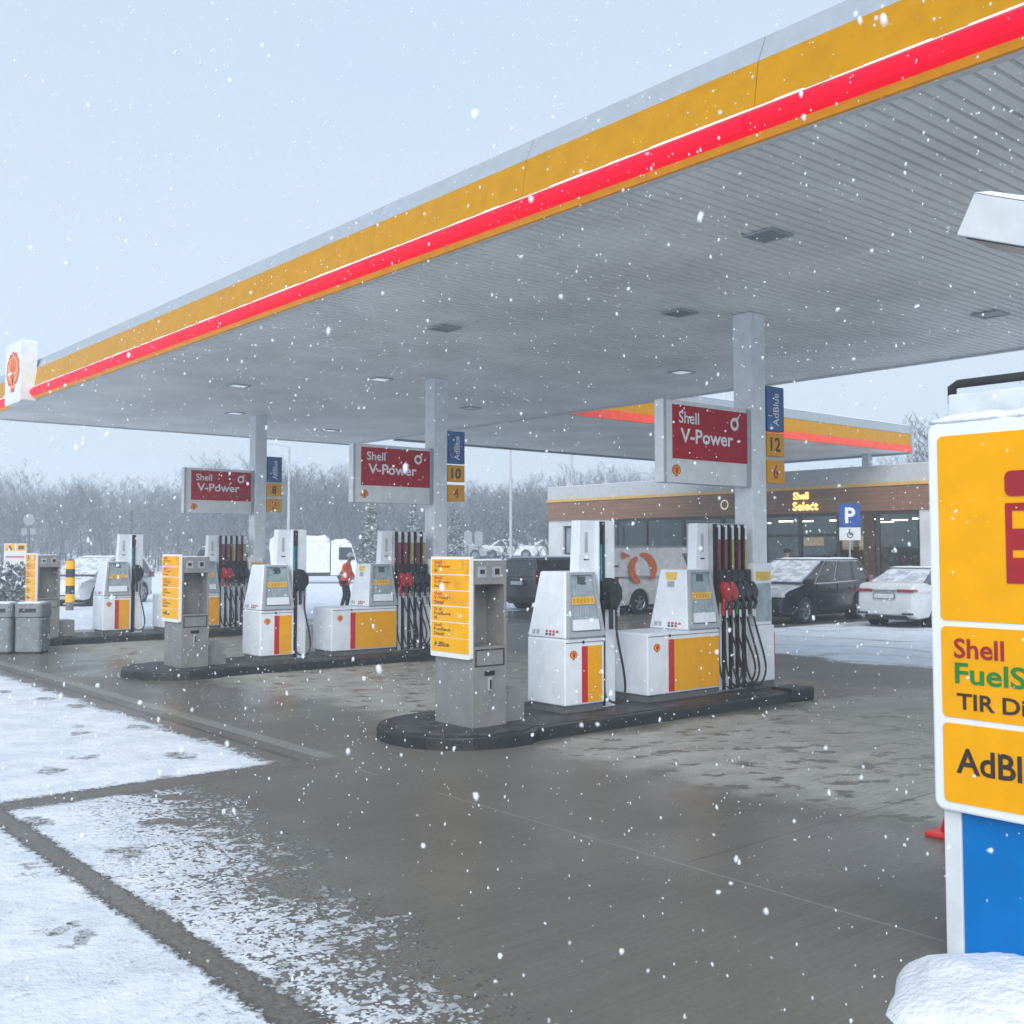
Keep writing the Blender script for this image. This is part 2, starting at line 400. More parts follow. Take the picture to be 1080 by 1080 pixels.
flm, nt, b = newmat('snowflake'); b.inputs['Base Color'].default_value = (.92, .94, .97, 1); b.inputs['Roughness'].default_value = .8
_t = nt.nodes.new('ShaderNodeBsdfTransparent'); _m = nt.nodes.new('ShaderNodeMixShader'); _n = noise(nt, geo(nt).outputs['Position'], 90, 2)
nt.links.new((_n * .8 + .12).k, _m.inputs[0]); nt.links.new(_t.outputs[0], _m.inputs[1]); nt.links.new(b.outputs[0], _m.inputs[2]); nt.links.new(_m.outputs[0], nt.nodes['Material Output'].inputs[0])
falling_snow()

# ------------------------------------------------------------------ canopy
CX0, CX1, CY0, CY1, CZ = 6.70, 16.8, -2.0, 27.6, 5.05
can = empty('fuel_canopy', (CX0, CY0, CZ), 'long flat white canopy with yellow fascia and red light bar over the three pump islands', 'canopy')
def rel(mb, o): # shift world coords to parent-local
    L = o.location; mb.v = [(a - L[0], b_ - L[1], c - L[2]) for a, b_, c in mb.v]; return mb
mb = MB(); y = CY0; p = .125
while y < CY1 - .05:   # ribbed ceiling sheet
    for (a, b1, za, zb) in ((0, .085, CZ, CZ), (.085, .092, CZ, CZ + .04), (.092, .118, CZ + .04, CZ + .04), (.118, .125, CZ + .04, CZ)):
        mb.quad([(CX0 + .04, y + a, za), (CX1 - .02, y + a, za), (CX1 - .02, y + b1, zb), (CX0 + .04, y + b1, zb)])
    y += p
rel(mb, can).build('ceiling', soff, can)
mb = MB().box(CX0 + .05, CX1 - .05, CY0 + .05, CY1 - .05, CZ + .1, 5.8); rel(mb, can).build('roof', fwhite, can)
mb = MB().box(CX0 - .02, CX0 + .05, CY0, CY1, CZ - .02, CZ + .06)     # lower orange strip is below the bar
mb.box(CX1 - .05, CX1 + .02, CY0, CY1, CZ - .03, CZ + .10); mb.box(CX0 + .052, CX1 - .052, CY1 - .06, CY1, CZ - .03, CZ + .05)
rel(mb, can).build('edge_trim', offwhite, can)
mb = MB()
ys = [CY0, 2.3, 4.98, 7.72, 10.4, 13.1, 15.8, 18.5, 21.2, 23.34, CY1]
for a, b1 in zip(ys, ys[1:]):
    mb.hexa([(CX0 - .10, a + .004, 5.255), (CX0, a + .004, 5.255), (CX0, b1 - .004, 5.255), (CX0 - .10, b1 - .004, 5.255),
             (CX0 - .04, a + .004, 5.67), (CX0, a + .004, 5.67), (CX0, b1 - .004, 5.67), (CX0 - .04, b1 - .004, 5.67)])
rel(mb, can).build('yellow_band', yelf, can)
mb = MB()
for a, b1 in zip(ys, ys[1:]):
    mb.hexa([(CX0 - .036, a + .004, 5.673), (CX0, a + .004, 5.673), (CX0, b1 - .004, 5.673), (CX0 - .036, b1 - .004, 5.673),
             (CX0 + .06, a + .004, 5.90), (CX0 + .10, a + .004, 5.90), (CX0 + .10, b1 - .004, 5.90), (CX0 + .06, b1 - .004, 5.90)])
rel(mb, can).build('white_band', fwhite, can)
mb = MB().hexa([(CX0 - .06, CY0, 5.035), (CX0 - .021, CY0, 5.035), (CX0 - .021, CY1, 5.035), (CX0 - .06, CY1, 5.035),
                (CX0 - .10, CY0, 5.082), (CX0 - .021, CY0, 5.082), (CX0 - .021, CY1, 5.082), (CX0 - .10, CY1, 5.082)])
rel(mb, can).build('orange_strip', orange, can)
yb = [CY0, -.3, 2.35, 5.02, 7.73, 10.37, 13.06, 15.69, 18.33, 20.93, 23.33]
for a, b1 in list(zip(yb, yb[1:])) + [(24.44, CY1)]:
    prof = []
    for k in range(9):
        t = R(-90 - 180 * k / 8); prof.append((CX0 - .10 + .085 * math.cos(t), 5.168 + .080 * math.sin(t)))
    prof = [(CX0 - .05, 5.088)] + [q for q in prof] + [(CX0 - .05, 5.249)]
    mb = MB().prism(prof, lambda u, w, d: (u, d, w), a + .016, b1 - .016); rel(mb, can).build('light_bar', redbar, can, smooth=False)
sb = MB(); sb2 = MB()
rs = random.Random(3)
y = CY0
while y < CY1:     # thin snow lying on the bar
    l = .25; t = .008 + rs.random() * .012
    if not 23.3 < y + l / 2 < 24.8:
        (sb if y < 24 else sb2).hexa([(CX0 - .165, y, 5.243), (CX0 - .105, y, 5.249), (CX0 - .105, y + l, 5.249), (CX0 - .165, y + l, 5.243),
                 (CX0 - .155, y, 5.247 + t), (CX0 - .105, y, 5.251 + t), (CX0 - .105, y + l, 5.251 + t), (CX0 - .155, y + l, 5.247 + t)])
    y += l
rel(sb, can).build('snow_line', snow, can); rel(sb2, can).build('snow_line', snow, can)
mb = MB()   # left end fascia and far-side fascia
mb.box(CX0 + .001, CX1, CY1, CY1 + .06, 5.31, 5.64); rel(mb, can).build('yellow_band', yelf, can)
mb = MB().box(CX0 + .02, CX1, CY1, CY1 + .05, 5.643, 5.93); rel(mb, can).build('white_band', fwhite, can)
mb = MB().box(CX0 - .02, CX1, CY1, CY1 + .09, 5.03, 5.305); rel(mb, can).build('light_bar', redbar, can)
mb = MB().box(CX1 + .001, CX1 + .08, CY0, CY1, CZ + .103, 5.9); rel(mb, can).build('white_band', fwhite, can)
for k in range(3):
    yc = 8.86 + 7.1 * k
    mb = MB().box(11.42, 11.72, yc - .15, yc + .15, .135, CZ - .001)
    rel(mb, can).build('column', colm, can, bevel=.015)
    mb = MB().box(11.38, 11.76, yc - .19, yc + .19, .133, .20); rel(mb, can).build('base_plate', dgrey, can, bevel=.006)
# logo box on the fascia
mb = MB().prism(rrect(23.28, 24.42, 4.96, 6.25, .06), lambda u, w, d: (d, u, w), CX0 - .36, CX0 - .045)
rel(mb, can).build('logo_box', mat('logo_box_white', (.72, .74, .75), .4, var=.03), can)
e = emblem(can, 'L', 0, 0, 0, .44, ribs=True); e.location = (CX0 - .36 - CX0, 23.85 - CY0, 5.62 - CZ)
# recessed lamps
lampc = mat('lamp_cover', (.62, .64, .66), .3, emit=(.8, .9, 1), es=.35)
k = 0
desc = ['nearest the front edge over the near forecourt', 'beyond the near column', 'halfway along the front row', 'halfway along the back row', 'towards the far end of the front row', 'close beside the middle column', 'close beside the near column', 'near the far column', 'at the right end of the back row','at the far end of the back row']
for (x, yy) in ((8.75, 6.45), (14.4, 12.5), (8.95, 12.15), (14.5, 18.7), (9.1, 19.0), (10.75, 16.6), (10.75, 9.35), (10.9, 22.9), (14.0, 6.75), (14.4, 24.6)):
    t = empty('ceiling_light', (x, yy, CZ - .004), 'flat square lamp set into the canopy ceiling ' + desc[k], 'ceiling light', 'lamps set into the canopy ceiling'); k += 1
    mb = MB()
    for a in ((-.18, .18, -.18, -.152), (-.18, .18, .152, .18), (-.18, -.152, -.150, .150), (.152, .18, -.150, .150)): mb.box(a[0], a[1], a[2], a[3], -.02, 0)
    mb.build('frame', lgrey, t); MB().box(-.149, .149, -.149, .149, -.012, 0).build('diffuser', lampc if k in (2, 5, 6, 8,10) else mat('lamp_off', (.20, .22, .23), .3), t)

# link canopy towards the shop
LX0, LX1, LY0, LY1 = 16.95, 32.1, 18.12, 25.4
lc = empty('link_canopy', (LX0, LY0, CZ), 'second canopy with yellow and red fascia joining the pumps canopy to the shop', 'canopy')
mb = MB(); y = LY0 + .06
while y < LY1 - .1:
    for (a, b1, za, zb) in ((0, .085, CZ, CZ), (.085, .092, CZ, CZ + .04), (.092, .118, CZ + .04, CZ + .04), (.118, .125, CZ + .04, CZ)):
        mb.quad([(LX0, y + a, za), (LX1 - .05, y + a, za), (LX1 - .05, y + b1, zb), (LX0, y + b1, zb)])
    y += p
rel(mb, lc).build('ceiling', soff, lc)
mb = MB().box(LX0, LX1 - .06, LY0 + .06, LY1, CZ + .1, 5.75); rel(mb, lc).build('roof', fwhite, lc)
mb = MB().box(LX0, LX1 - .12, LY0, LY0 + .06, 5.25, 5.63); rel(mb, lc).build('yellow_band', yelf, lc)
mb = MB().box(LX0, LX1 - .12, LY0 - .04, LY0 + .06, 5.04, 5.247); rel(mb, lc).build('red_band', mat('band_red', (.75, .06, .02), .35, emit=(1, .03, .02), es=.12), lc)
mb = MB().box(LX0, LX1 - .12, LY0 - .01, LY0 + .06, 5.633, 5.88); rel(mb, lc).build('white_band', fwhite, lc)
mb = MB().box(LX1 - .117, LX1, LY0 - .05, LY1, 4.99, 5.9); mb.box(LX0, LX1 - .12, LY1, LY1 + .05, 5.0, 5.88); rel(mb, lc).build('edge_trim', fwhite, lc)
for yy in (19.5, 24.0):
    mb = MB().box(31.75, 31.98, yy, yy + .25, 4.45, CZ); rel(mb, lc).build('column', colm, lc)
snow_slab('snow_cap', lc, .0, LX1 - LX0, .0, 2, .84, .05, 30, .03, 4)

# ------------------------------------------------------------------ pump islands
def make_island():
    t = empty('pump_island', (0, 0, 0))
    def st(r, x0, x1, bul, z): # outline with bulb at the left end
        pts = []
        for i in range(13): a = R(90 + 180 * i / 12 + 0); pts.append((x0 + bul * math.cos(a), bul * math.sin(a)))
        pts += [(x0 + .22, -bul), (x0 + .38, -r), (x1 - .25, -r)]
        for i in range(1, 8): a = R(-90 + 180 * i / 8); pts.append((x1 - .25 + .25 * math.cos(a), r * math.sin(a)))
        pts += [(x1 - .25, r), (x0 + .38, r), (x0 + .22, bul)]
        return pts
    MB().prism(st(.76, 6.76, 11.74, .87, 0), lambda u, w, d: (u, w, d), -.02, .125).build('kerb', kerbm, t, bevel=.02, seg=3)
    MB().prism(st(.66, 6.76, 11.64, .77, 0), lambda u, w, d: (u, w, d), .10, .132).build('top_slab', kerbtop, t)
    MB().prism(rrect(11.34, 11.80, .0, .17, .04), lambda u, w, d: (u, d, w), -.80, -.45).build('buffer', black, t, bevel=.03)
    return t
def make_pillar():   # origin: front left base corner, on the island
    t = empty('price_pillar', (0, 0, 0))
    w, dp, h = .44, .63, 1.66
    mb = MB().box(0, w, .0, dp, 0, .80); mb.box(0, w, .30, dp, .80, 1.42); mb.box(0, .03, 0, .30, .80, 1.42); mb.box(w - .03, w, 0, .30, .80, 1.42)
    mb.box(0, w, 0, dp, 1.42, h); mb.build('body', grey, t, bevel=.006)
    MB().box(w + .004, w + .34, .12, dp - .05, 0, .33).build('side_box', grey, t, bevel=.006)
    b_ = MB().prism(rrect(-.015, dp + .02, .68, 1.70, .02), lambda u, ww, d: (-d, u, ww), .003, .045).build('price_board', mat('board_white', (.80, .80, .76), .4, var=.02), t)
    rows = [1.525, 1.365, 1.205, 1.045, .885, .735]
    lines = [('Shell', 'V-Power', '95'), ('Shell', 'V-Power', 'Racing'), ('Shell', 'V-Power', 'Diesel'), ('Shell', 'FuelSave', '95'), ('Shell', 'FuelSave', 'Diesel'), ('AdBlue',)]
    for i, z in enumerate(rows):
        hh_ = .148 if i < 5 else .142
        MB().prism(rrect(.0, dp, z, z + hh_, .008, 2), lambda u, ww, d: (-d, u, ww), .044, .050).build('price_panel', yel2 if i > 2 else mat('price_orange', (.88, .40, .008), .4), b_)
        L = lines[i]
        if len(L) == 1: text('lettering', L[0], textb, b_, 'L', dp - .05, z + .05, -.0525, w=.26, h=.05)
        else:
            text('lettering', L[0], textr, b_, 'L', dp - .05, z + .103, -.0525, w=.13, h=.032)
            text('lettering', L[1], textb if i > 2 else textr, b_, 'L', dp - .05, z + .061, -.0525, w=.28, h=.032)
            text('lettering', L[2], textb, b_, 'L', dp - .05, z + .014, -.0525, w=.05 * len(L[2]) * .55, h=.034)
    snow_slab('snow_cap', t, .0, w, .0, dp, h, .012, 8, .01, 2)
    MB().box(.06, .17, -.006, .02, 1.49, 1.60).box(.25, .36, -.006, .02, 1.49, 1.60).build('card_reader', lgrey, t)
    MB().box(.09, .145, -.012, -.0065, 1.53, 1.57).box(.28, .335, -.012, -.0065, 1.52, 1.58).build('slot', black, t)
    mb = MB()
    for a in ((.035, .405, .605, .615), (.035, .405, .765, .775)): mb.box(a[0], a[1], -.008, .0, a[2], a[3])
    for a in ((.035, .045), (.395, .405)): mb.box(a[0], a[1], -.008, .0, .6155, .7645)
    mb.build('drawer_frame', black, t)
    MB().box(.15, .28, -.007, .0, .51, .555).build('slot', black, t)
    MB().box(.19, .235, -.02, .0, .36, .495).build('handle', lgrey, t, bevel=.004); MB().box(.205, .22, -.03, -.0205, .38, .47).build('latch', black, t)
    return t
def hose_path(pts, n=8):
    P = [Vector(q) for q in pts]; out = []
    for i in range(len(P) - 1):
        p0 = P[max(i - 1, 0)]; p1 = P[i]; p2 = P[i + 1]; p3 = P[min(i + 2, len(P) - 1)]
        for k in range(n):
            t = k / n; out.append(.5 * ((2 * p1) + (p2 - p0) * t + (2 * p0 - 5 * p1 + 4 * p2 - p3) * t * t + (3 * p1 - p0 - 3 * p2 + p3) * t ** 3))
    return out + [P[-1]]
def make_dispenser(bw, hx, nch, ad):
    """bw body width, hx head offset, nch hoses"""
    t = empty('fuel_dispenser', (0, 0, 0)); dp = .62
    MB().box(.03, bw, .035, dp - .03, 0, .085).build('plinth', dgrey, t)
    mb = MB().box(0, bw, 0, dp, .08, .80); mb.build('cabinet', white, t, bevel=.018, seg=3)
    MB().box(.012, bw - .006, -.004, .001, .755, .763).build('seam', dgrey, t)
    x0 = hx; hw = .60 if bw < 1 else .60
    # head: tapering box
    mb = MB().hexa([(x0, .0, .803), (x0 + hw, .0, .803), (x0 + hw, dp, .803), (x0, dp, .803),
                    (x0 + .10, .10, 1.53), (x0 + hw - .07, .10, 1.53), (x0 + hw - .07, dp - .10, 1.53), (x0 + .10, dp - .10, 1.53)])
    mb.build('head', white, t, bevel=.02, seg=3)
    def fp(u, v, off=0):   # on slanted front of the head, u 0..1, v 0..1
        xa = x0 + .10 * v; xb = x0 + hw - .07 * v
        return (xa + (xb - xa) * u, .10 * v - off, .803 + .727 * v)
    def pan(u0, u1, v0, v1, a, b1, mats_, name, par=None):
        m2 = MB().hexa([fp(u0, v0, b1), fp(u1, v0, b1), fp(u1, v0, a), fp(u0, v0, a), fp(u0, v1, b1), fp(u1, v1, b1), fp(u1, v1, a), fp(u0, v1, a)])
        return m2.build(name, mats_, par or t, bevel=.003)
    fr = MB()
    for (u0, u1, v0, v1) in ((.03, .12, .02, .99), (.90, .985, .02, .99), (.121, .899, .02, .10), (.121, .899, .945, .99)):
        fr.hexa([fp(u0, v0, .035), fp(u1, v0, .035), fp(u1, v0, -.002), fp(u0, v0, -.002), fp(u0, v1, .035), fp(u1, v1, .035), fp(u1, v1, -.002), fp(u0, v1, -.002)])
    f_ = fr.build('display_frame', lgrey, t, bevel=.006)
    pan(.125, .895, .105, .94, -.004, .008, screen, 'screen', f_)
    pan(.38, .66, .80, .92, .009, .014, lcd, 'price_display', f_)
    pan(.16, .86, .50, .62, .009, .016, pastel_y if 0 else mat('info_strip_yellow', (.75, .50, .06), .4), 'info_strip', f_)
    sm_ = MB()
    for k_ in range(6):
        u = .20 + .11 * k_; sm_.hexa([fp(u, .53, .0185), fp(u + .06, .53, .0185), fp(u + .06, .53, .0165), fp(u, .53, .0165), fp(u, .59, .0185), fp(u + .06, .59, .0185), fp(u + .06, .59, .0165), fp(u, .59, .0165)])
    sm_.build('printed_marks', mat('orange_print', (.75, .28, .02), .5), f_)
    pan(.17, .84, .12, .28, .009, .05, white, 'tray', f_)
    k2 = MB()
    for k_ in range(5):
        u = .33 + .07 * k_; k2.hexa([fp(u, .33, .014), fp(u + .035, .33, .014), fp(u + .035, .33, .009), fp(u, .33, .009), fp(u, .47, .014), fp(u + .035, .47, .014), fp(u + .035, .47, .009), fp(u, .47, .009)])
    k2.build('keypad', lgrey, f_)
    # side pictograms near bottom of the left face
    def lp(yv, v, off): return (x0 + .10 * v - off, .03 + yv * (dp - .06), .803 + .727 * v)
    m3 = MB()
    for yv, v0, v1, mi in ((.82, .05, .12, 2), (.70, .05, .12, 2), (.45, .085, .12, 1), (.35, .085, .12, 1), (.25, .085, .12, 1), (.15, .085, .12, 1), (.45, .04, .075, 0), (.35, .04, .075, 0), (.25, .04, .075, 1)):
        w_ = .09 if mi == 2 else .065
        m3.hexa([lp(yv, v0, .001), lp(yv + w_, v0, .001), lp(yv + w_, v0, .004), lp(yv, v0, .004), lp(yv, v1, .001), lp(yv + w_, v1, .001), lp(yv + w_, v1, .004), lp(yv, v1, .004)], mi)
    m3.build('warning_stickers', [lcd, mat('sticker_red', (.5, .08, .1), .5), mat('sticker_grey', (.4, .43, .46), .5)], t)
    if nch > 1:
        m3 = MB().hexa([lp(.38, .82, .001), lp(.66, .82, .001), lp(.66, .82, .004), lp(.38, .82, .004), lp(.36, .95, .001), lp(.70, .95, .001), lp(.70, .95, .004), lp(.36, .95, .004)])
        m3.hexa([lp(.42, .70, .001), lp(.62, .70, .001), lp(.62, .70, .004), lp(.42, .70, .004), lp(.42, .80, .001), lp(.62, .80, .001), lp(.62, .80, .004), lp(.42, .80, .004)], 1)
        m3.build('inspection_sticker', [mat('info_strip_yellow', (.75, .50, .06), .4), lgrey], t)
    # lower graphics
    if bw < 1: rx, yx, lx = (.25, .335), (.335, .555), .125
    else: rx, yx, lx = (.36, .455), (.455, bw - .02), .16
    MB().box(rx[0], rx[1], -.006, .001, .105, .715).build('red_stripe', red, t)
    MB().box(yx[0] + .0005, yx[1], -.006, .001, .105, .715).build('yellow_panel', yel, t)
    emblem(t, 'F', lx, .625, -.001, .052)
    MB().box(rx[0] + .01, rx[0] + .03, -.012, .001, .745, .775).build('key_lock', black, t)
    # mast
    mx0 = x0 + .33; mx1 = bw + .004; hs = bw + .004; hw2 = .27 if nch == 1 else .66
    mb = MB().hexa([(mx0 - .0, .16, 1.2), (hs + .0, .16, 1.2), (hs, .30, 1.2), (mx0, .30, 1.2),
                    (mx0 + .05, .16, 2.10), (hs, .16, 2.10), (hs, .30, 2.10), (mx0 + .05, .30, 2.10)])
    ms = mb.build('mast', white, t, bevel=.012)
    MB().box(mx0 + .12, mx0 + .165, .154, .161, 1.74, 1.97).build('faint_print', mat('print_grey', (.45, .48, .52), .5), ms)
    MB().box(mx0 + .11, mx0 + .18, .152, .161, 1.655, 1.67).build('grip', black, ms)
    if nch == 1:
        mb = MB().box(hs, hs + hw2, .10, dp - .10, 0, 2.10); ht = mb.build('hose_tower', white, t, bevel=.012)
        MB().box(hs + .025, hs + .10, .09, .101, .02, 2.09).build('hose_channel', black, ht)
        MB().box(hs + .028, hs + .098, .086, .0895, 1.42, 1.83).build('grade_sticker', tealm, ht)
        if ad: text('lettering', 'AdBlue', textw, ht, 'F', hs + .04, 1.5, .0855, w=.045, h=.03)
        # nozzle boot + nozzle
        mb = MB().prism([(hs + .06, 1.10), (hs + .15, 1.10), (hs + .235, 1.22), (hs + .235, 1.33), (hs + .15, 1.44), (hs + .05, 1.46), (hs + .03, 1.38)], lambda u, w, d: (u, d, w), -.06, .089)
        nz = mb.build('nozzle', noz_blk, t, bevel=.02)
        MB().tube([(hs + .10, -.0, 1.12), (hs + .105, -.0, .88)], .026, 8).build('spout', noz_blk, nz)
        MB().box(hs + .155, hs + .185, -.055, -.01, 1.02, 1.14).build('trigger', chrome, nz, bevel=.005)
        pth = hose_path([(hs + .17, -.02, 1.03), (hs + .17, -.03, .8), (hs + .24, -.05, .45), (hs + .27, -.05, .2), (hs + .20, -.05, .07), (hs + .08, .02, .09), (hs + .06, .075, .25), (hs + .06, .075, .9), (hs + .06, .075, 2.0)])
        MB().tube(pth, .014, 7).build('hose', black, t, smooth=True)
    else:
        MB().box(hs, hs + hw2, .10, dp - .10, 0, 2.10).build('hose_tower', mat('tower_grey', (.45, .47, .49), .45), t, bevel=.006)
        pw = hw2 / nch
        for k_ in range(nch):
            xa = hs + pw * k_
            MB().box(xa + .004, xa + .046, .06, .099, .03, 2.09).build('hose_channel', black, t)
            st_ = MB().box(xa + .05, xa + pw - .004, .075, .099, .03, 2.08).build('strip', white, t)
            MB().box(xa + .055, xa + pw - .008, .070, .0745, 1.52, 1.90).build('grade_sticker', (pastel_r, pastel_r, pastel_y, pastel_r, pastel_y)[k_], st_)
            MB().box(xa + .03, xa + pw - .0, .02, .0695, 1.12, 1.52).build('nozzle_holder', black, t, bevel=.01)
            red_ = k_ < 2
            mb = MB().prism([(xa + .05, 1.18), (xa + .10, 1.12), (xa + .175, 1.20), (xa + .175, 1.26), (xa + .10, 1.36), (xa + .045, 1.38), (xa + .02, 1.30)], lambda u, w, d: (u, d, w), -.07, .019)
            nz = mb.build('nozzle', noz_red if red_ else noz_blk, t, bevel=.018)
            MB().tube([(xa + .13, -.03, 1.19), (xa + .15, -.04, 1.10), (xa + .12, -.02, 1.02)], [.028, .022, .02], 8).build('swivel', noz_blk, nz)
            MB().tube([(xa + .05, -.03, 1.17), (xa + .055, -.01, .96)], .02, 8).build('spout', (noz_red, noz_red, textg, noz_blk, noz_blk)[k_], nz)
            MB().tube([(xa + .10, -.03, 1.02), (xa + .10, -.035, .93)], .017, 8).build('collar', chrome, nz)
            j = random.Random(k_).uniform(-.03, .03)
            pth = hose_path([(xa + .10, -.035, .94), (xa + .14, -.06, .75), (xa + .24 + j, -.10, .42), (xa + .25 + j, -.11, .22), (xa + .13, -.10, .07 + .02 * (k_ % 2)), (xa + .045, -.04, .12), (xa + .025, .03, .35), (xa + .025, .045, .95), (xa + .025, .045, 2.05)])
            MB().tube(pth, .0135, 7).build('hose', black, t, smooth=True)
        # far cabinet with display
        cx = hs + hw2 + .02
        MB().box(cx, cx + .40, .0, dp - .02, .0, .09).build('plinth', dgrey, t)
        MB().box(cx, cx + .40, -.02, .14, .09, .80).build('side_cabinet', white, t, bevel=.012)
        MB().box(cx + .02, cx + .38, .0, .13, .803, 1.60).build('side_head', white, t, bevel=.015)
        MB().box(cx + .05, cx + .35, -.008, .001, .85, 1.34).build('side_screen', screen, t)
        MB().box(cx + .05, cx + .35, -.010, .001, 1.38, 1.49).build('info_strip', mat('info_strip_yellow', (.75, .50, .06), .4), t)
        MB().box(cx + .40, cx + .435, .0, .12, .25, .70).build('red_edge', red, t)
    return t
isl0 = make_island(); pil0 = make_pillar(); dA0 = make_dispenser(.60, 0, 1, True); dB0 = make_dispenser(1.30, .70, 5, False)
index_children()
where = ['nearest', 'middle', 'farthest']
for k in range(3):
    yc = 8.86 + 7.1 * k
    o = isl0 if k == 0 else copy_tree(isl0); o.location = (0, yc, 0)
    tag(o, ('nearest low black kerbed pump island with rounded end on the wet concrete', 'middle low black kerbed pump island, between the two other islands', 'farthest low black kerbed pump island beyond the grey litter bins')[k], 'pump island', 'black kerbed pump islands')
    o = pil0 if k == 0 else copy_tree(pil0); o.location = (6.58, yc - .41, .132)
    tag(o, ('grey pillar with yellow price board on the rounded end of the nearest island', 'grey pillar with yellow price board at the end of the middle island', 'grey pillar with yellow price board on the farthest island behind the litter bins')[k], 'price pillar', 'grey pillars with yellow price boards')
    o = dA0 if k == 0 else copy_tree(dA0); o.location = (7.92, yc - .31, .132)
    tag(o, ('narrow white dispenser with one black hose on the nearest island', 'narrow white dispenser with one black hose on the middle island', 'narrow white dispenser with one black hose on the farthest island')[k], 'fuel dispenser', 'narrow one-hose fuel dispensers')
    o = dB0 if k == 0 else copy_tree(dB0); o.location = (9.22, yc - .31, .132)
    tag(o, ('wide white and yellow dispenser with five hoses on the nearest island', 'wide white and yellow dispenser with five hoses on the middle island', 'wide five-hose dispenser on the farthest island, partly behind a price pillar')[k], 'fuel dispenser', 'wide five-hose fuel dispensers')

# signs on columns
def make_vsign():
    t = empty('hanging_sign', (0, 0, 0))
    MB().box(.03, 1.70, 0, .15, 0, 1.02).build('casing', signgrey, t, bevel=.012)
    MB().box(.03, .07, -.012, .0, .0, 1.02).build('side_trim', lgrey, t); MB().box(1.645, 1.70, -.012, .0, .0, 1.02).build('side_trim', lgrey, t)
    pn = MB().box(.19, 1.64, -.008, .001, .30, .965).build('red_panel', redp, t)
    text('lettering', 'Shell', textw, pn, 'F', .30, .74, -.011, w=.38, h=.15)
    text('lettering', 'V-Power', textw, pn, 'F', .33, .50, -.011, w=1.02, h=.18, bold=.02)
    mb = MB(); cx, cz = 1.38, .80
    for k in range(20):
        a, b_ = 2 * PI * k / 20, 2 * PI * (k + 1) / 20
        f = lambda r, q: (cx + r * math.cos(q), -.012, cz + r * math.sin(q))
        mb.quad([f(.045, a), f(.085, a), f(.085, b_), f(.045, b_)])
    mb.quad([(cx + .03, -.012, cz + .075), (cx + .07, -.012, cz + .05), (cx + .10, -.012, cz + .125)])
    mb.build('swirl_mark', textw, pn)
    emblem(t, 'F', .26, .15, -.001, .075)
    MB().box(1.70, 1.76, .04, .12, .2, .3).box(1.70, 1.76, .04, .12, .7, .8).build('bracket', lgrey, t)
    return t
vs = make_vsign(); index_children()
for k in range(3):
    o = vs if k == 0 else copy_tree(vs); o.location = (9.69, 8.73 + 7.1 * k, 2.72)
    tag(o, ('largest red and white hanging sign, on the nearest column', 'red and white hanging sign on the middle column', 'smallest red and white hanging sign, on the farthest column')[k], 'sign', 'red hanging signs on the canopy columns')
    y = 8.70 + 7.1 * k; nm_ = ('nearest', 'middle', 'farthest')[k]
    t = empty('blue_sign', (11.74, y, 3.49), 'upright blue sign reading AdBlue fixed to the %s column' % nm_, 'sign', 'blue signs on the canopy columns')
    MB().box(0, .37, 0, .10, 0, .60).build('panel', blue, t, bevel=.006)
    o = text('lettering', 'AdBlue', textw, t, 'F', 0, 0, 0, w=.44, h=.13); o.rotation_euler = (0, R(-90), 0); o.location = (.25, -.004, .07)
    for z, num, m_ in ((3.155, ('12', '10', '8')[k], textb), (2.79, ('6', '4', '2')[k], textr)):
        t = empty('number_sign', (11.74, y, z), 'square yellow sign numbered %s on the %s column' % (num, nm_), 'sign', 'yellow number signs on the canopy columns')
        MB().box(0, .37, 0, .10, 0, .31).build('panel', yel, t, bevel=.006)
        text('lettering', num, m_, t, 'F', .17, .06, -.004, h=.19, w=.11 * len(num), align='C', bold=.02)

# ------------------------------------------------------------------ big price board at the right
TX = 4.80
tt = empty('price_totem', (TX, 2.635, 0), 'large white-framed yellow fuel board with blue base at the right edge', 'price board')
fL = lambda u, w, d: (d, -u, w)        # u = distance to the right of the left edge
bw_ = 1.15
MB().prism(rrect(0, bw_, .69, 2.50, .05), fL, 0, .16).build('board', mat('board_frame_white', (.78, .81, .83), .35, var=.02), tt, bevel=.012)
pm = mat('board_yellow', (.86, .385, .002), .35, var=.03)
for z0, z1 in ((1.572, 2.435), (1.125, 1.545), (.735, 1.098)):
    MB().prism(rrect(.052, bw_ - .05, z0, z1, .025), fL, -.004, .001).build('panel', pm, tt)
text('lettering', 'Shell', mat('dark_red', (.36, .005, .01), .4), tt, 'L', -.115, 1.40, -.007, w=.235, h=.092, bold=.02)
text('lettering', 'FuelSave', textg, tt, 'L', -.118, 1.283, -.007, w=.54, h=.098, bold=.02)
text('lettering', 'TIR Diesel', textb, tt, 'L', -.125, 1.165, -.007, w=.50, h=.075, bold=.02)
text('lettering', 'AdBlue', textb, tt, 'L', -.115, .872, -.007, w=.46, h=.118, bold=.02)
ic = MB()
fI = lambda u, w, d: (d, -u, w)
ic.prism(rrect(.37, .64, 2.14, 2.255, .03), fI, -.008, -.005); ic.prism(rrect(.37, .40, 1.75, 2.11, .004), fI, -.008, -.005)
ic.prism(rrect(.61, .64, 1.75, 2.11, .004), fI, -.008, -.005); ic.prism(rrect(.40, .61, 2.075, 2.11, .004), fI, -.008, -.005); ic.prism(rrect(.40, .61, 1.90, 1.995, .004), fI, -.008, -.005); ic.prism(rrect(.40, .61, 1.75, 1.865, .004), fI, -.008, -.005)
ic.build('pump_symbol', mat('dark_red', (.36, .005, .01), .4), tt)
MB().box(.03, .16, -.11, -.03, 0, .689).build('post', offwhite, tt, bevel=.004)
MB().box(.045, .14, -bw_ + .05, -.112, 0, .686).build('base_panel', blue2, tt)
